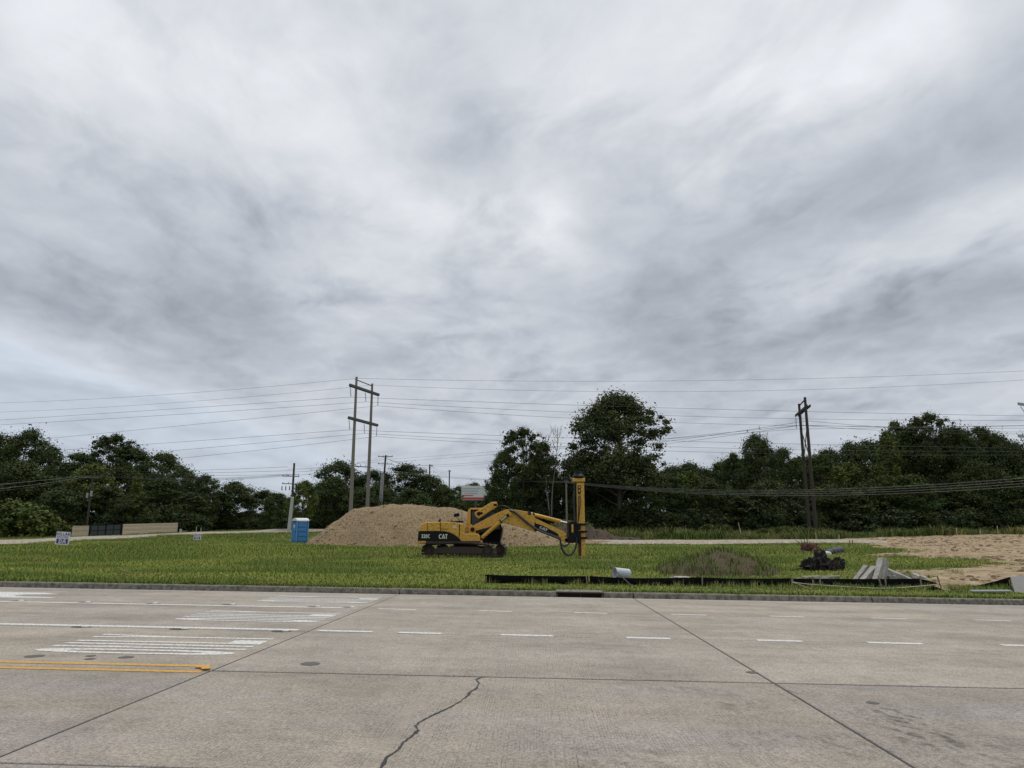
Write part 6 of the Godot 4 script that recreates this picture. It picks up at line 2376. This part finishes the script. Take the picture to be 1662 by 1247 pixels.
	for k in 40:
		var x := rng.randf_range(-0.6, 0.7)
		var a := Vector3(x, rng.randf_range(0.3, 0.65) * (1.0 - absf(x) * 0.4), rng.randf_range(-0.1, 0.36))
		tube(st, smooth_path([a, a + Vector3(rng.randf_range(-0.1, 0.1), -0.15, 0.12), Vector3(a.x + rng.randf_range(-0.25, 0.25), 0.0, 0.42)]), 0.012, 0.006, 4)
	put(db, "roots", done(st), mottled("root_brown", [c3(0.035, 0.024, 0.018), c3(0.10, 0.075, 0.055)], 0.3, 0.9, 0.04, 291, 1.5, 0.0, 256))
	st = S()
	tube(st, smooth_path([Vector3(-0.5, 0.48, 0.1), Vector3(-0.72, 0.46, 0.15), Vector3(-0.82, 0.30, 0.15), Vector3(-0.74, 0.16, 0.15), Vector3(-0.62, 0.3, 0.15)]), 0.02, 0.02, 6)
	tube(st, smooth_path([Vector3(-0.7, 0.12, 0.2), Vector3(-1.0, 0.14, 0.2), Vector3(-1.4, 0.05, 0.25)]), 0.02, 0.02, 6)
	put(db, "hose_loop", done(st), dk)
	# pale planks at its foot
	for k in 4:
		var px: float = [1300, 1316, 1330, 1347][k]
		st = S()
		bar(st, Vector3(-0.28, 0.03, 0), Vector3(0.28, 0.05, 0.05 * (k - 1)), 0.14, 0.06, 0.012)
		var o := put(self, "pale_slab", done(st), cm[(k + 1) % 3], gp(px, 24.8 + 0.2 * (k % 2), 0.05 + 0.05 * (k % 2)))
		tag(o, "flat pale slab lying at the foot of the black debris", "slab", "pale slabs before the black debris")
	# --- rusty tangle
	var rd_ := see(1314, 899)
	var rp := gp(1314, rd_)
	var rt := thing("root_tangle", "rust brown tangle of roots heaped in the grass", "roots", rp)
	rt.scale = Vector3.ONE * 1.35
	st = S()
	crumple(st, Vector3(0.05, 0.2, 0), Vector3(0.42, 0.26, 0.3), 33, 0.5)
	for k in 70:
		var an := rng.randf() * TAU
		var a := Vector3(cos(an) * 0.35, rng.randf_range(0.05, 0.45), sin(an) * 0.25)
		var b := a + Vector3(rng.randf_range(-0.35, 0.35), rng.randf_range(-0.15, 0.3), rng.randf_range(-0.1, 0.3))
		tube(st, smooth_path([a, a.lerp(b, 0.5) + Vector3(0, rng.randf_range(-0.1, 0.1), 0.05), b]), 0.014, 0.006, 4)
	put(rt, "roots", done(st), mottled("rust_root", [c3(0.05, 0.022, 0.014), c3(0.12, 0.055, 0.035), c3(0.19, 0.10, 0.07)], 0.4, 0.9, 0.04, 301, 1.5, 0.0, 256))
	st = S()
	bar(st, gp(1295, rd_ - 0.2, 0.22), gp(1326, rd_ - 1.0, 0.06), 0.12, 0.06)
	var pk := put(self, "old_plank", done(st), wood)
	tag(pk, "weathered plank lying in front of the rust brown roots", "plank")
	# --- black roll with a white sack
	var rl_d := see(1345, 902.5)
	var a0 := gp(1343, rl_d, 0.18)
	var a1 := gp(1366, rl_d + 2.6, 0.24)
	st = S()
	tube(st, [a0, a0.lerp(a1, 0.5) + Vector3(0, 0.04, 0), a1], 0.19, 0.23, 12)
	var rl := thing("fabric_roll", "dark blue black roll of fabric lying in the grass", "fabric roll", a0)
	var rm := put(rl, "roll", done(st), flat_mat("roll", c3(0.035, 0.045, 0.06), 0.6))
	rm.position = -a0
	st = S()
	for k in 3:
		var c := a0.lerp(a1, 0.25 + 0.25 * k) - a0
		tube(st, [c - (a1 - a0).normalized() * 0.02, c + (a1 - a0).normalized() * 0.02], 0.235, 0.235, 12)
	put(rl, "strap", done(st), dk)
	st = S()
	crumple(st, Vector3.ZERO, Vector3(0.24, 0.19, 0.2), 12, 0.25)
	var sk := put(self, "white_sack", done(st), flat_mat("sack_white", c3(0.66, 0.67, 0.66), 0.6), gp(1343, rl_d - 0.25, 0.1))
	tag(sk, "small white sack at the end of the dark fabric roll", "sack")
	# --- survey stakes: [px, top, depth, dx, pale]
	var sg := "survey stakes in the weeds"
	for q in [[1205, 848, 86, -0.35, 1], [1081, 861, 80, 0.0, 1], [1555, 857, 86, 0.0, 1], [1593, 859, 86, 0.05, 1], [1622, 853.5, 88, 0.0, 1], [1325.5, 865, 76, 0.0, 1], [1363, 868, 76, 0.0, 1]]:
		var p := gp(q[0], q[2])
		st = S()
		bar(st, Vector3(0, -0.1, 0), Vector3(q[3], P(q[0], q[1], q[2]).y - p.y, 0), 0.06, 0.07, 0.01)
		var o := put(self, "survey_stake", done(st), flat_mat("stake_pale", c3(0.46, 0.41, 0.32), 0.8), p)
		tag(o, "leaning white stake in the tall weeds" if q[0] == 1205 else "thin pale survey stake standing among the weeds", "stake", "" if q[0] == 1205 else sg)
	for q in [[1380.5, 877, 56], [1384.8, 876.5, 56], [1306.5, 874, 62], [1311, 873.5, 62]]:
		var p := gp(q[0], q[2])
		st = S()
		bar(st, Vector3(0, -0.1, 0), Vector3(0, P(q[0], q[1], q[2]).y - p.y, 0), 0.05, 0.06, 0.01)
		var o := put(self, "survey_stake", done(st), flat_mat("stake_dark", c3(0.10, 0.07, 0.055), 0.85), p)
		tag(o, "dark paired stake standing at the edge of the dirt pad" if q[0] > 1350 else "dark paired stake standing behind the rust brown roots", "stake", "paired stakes at the dirt pad" if q[0] > 1350 else "paired stakes behind the roots")

func build_small() -> void:
	build_left_side()
	build_right_side()


func _ready() -> void:
	rng.seed = 20
	setup_camera_and_light()
	build_heights()
	var b := Basis(Vector3(cos(PSI), RA * cos(PSI) + RB * sin(PSI), -sin(PSI)), Vector3.UP, Vector3(sin(PSI), RA * sin(PSI) - RB * cos(PSI), cos(PSI)))
	b.y = b.z.cross(b.x)
	road_xf = Transform3D(b.orthonormalized(), Vector3.ZERO)
	build_ground()
	print("ground ", Time.get_ticks_msec())
	build_road()
	print("road ", Time.get_ticks_msec())
	build_mounds()
	build_trees()
	print("trees ", Time.get_ticks_msec())
	build_utilities()
	build_excavator()
	build_small()
	print("objects ", Time.get_ticks_msec())
	build_grass()
	print("grass ", Time.get_ticks_msec())
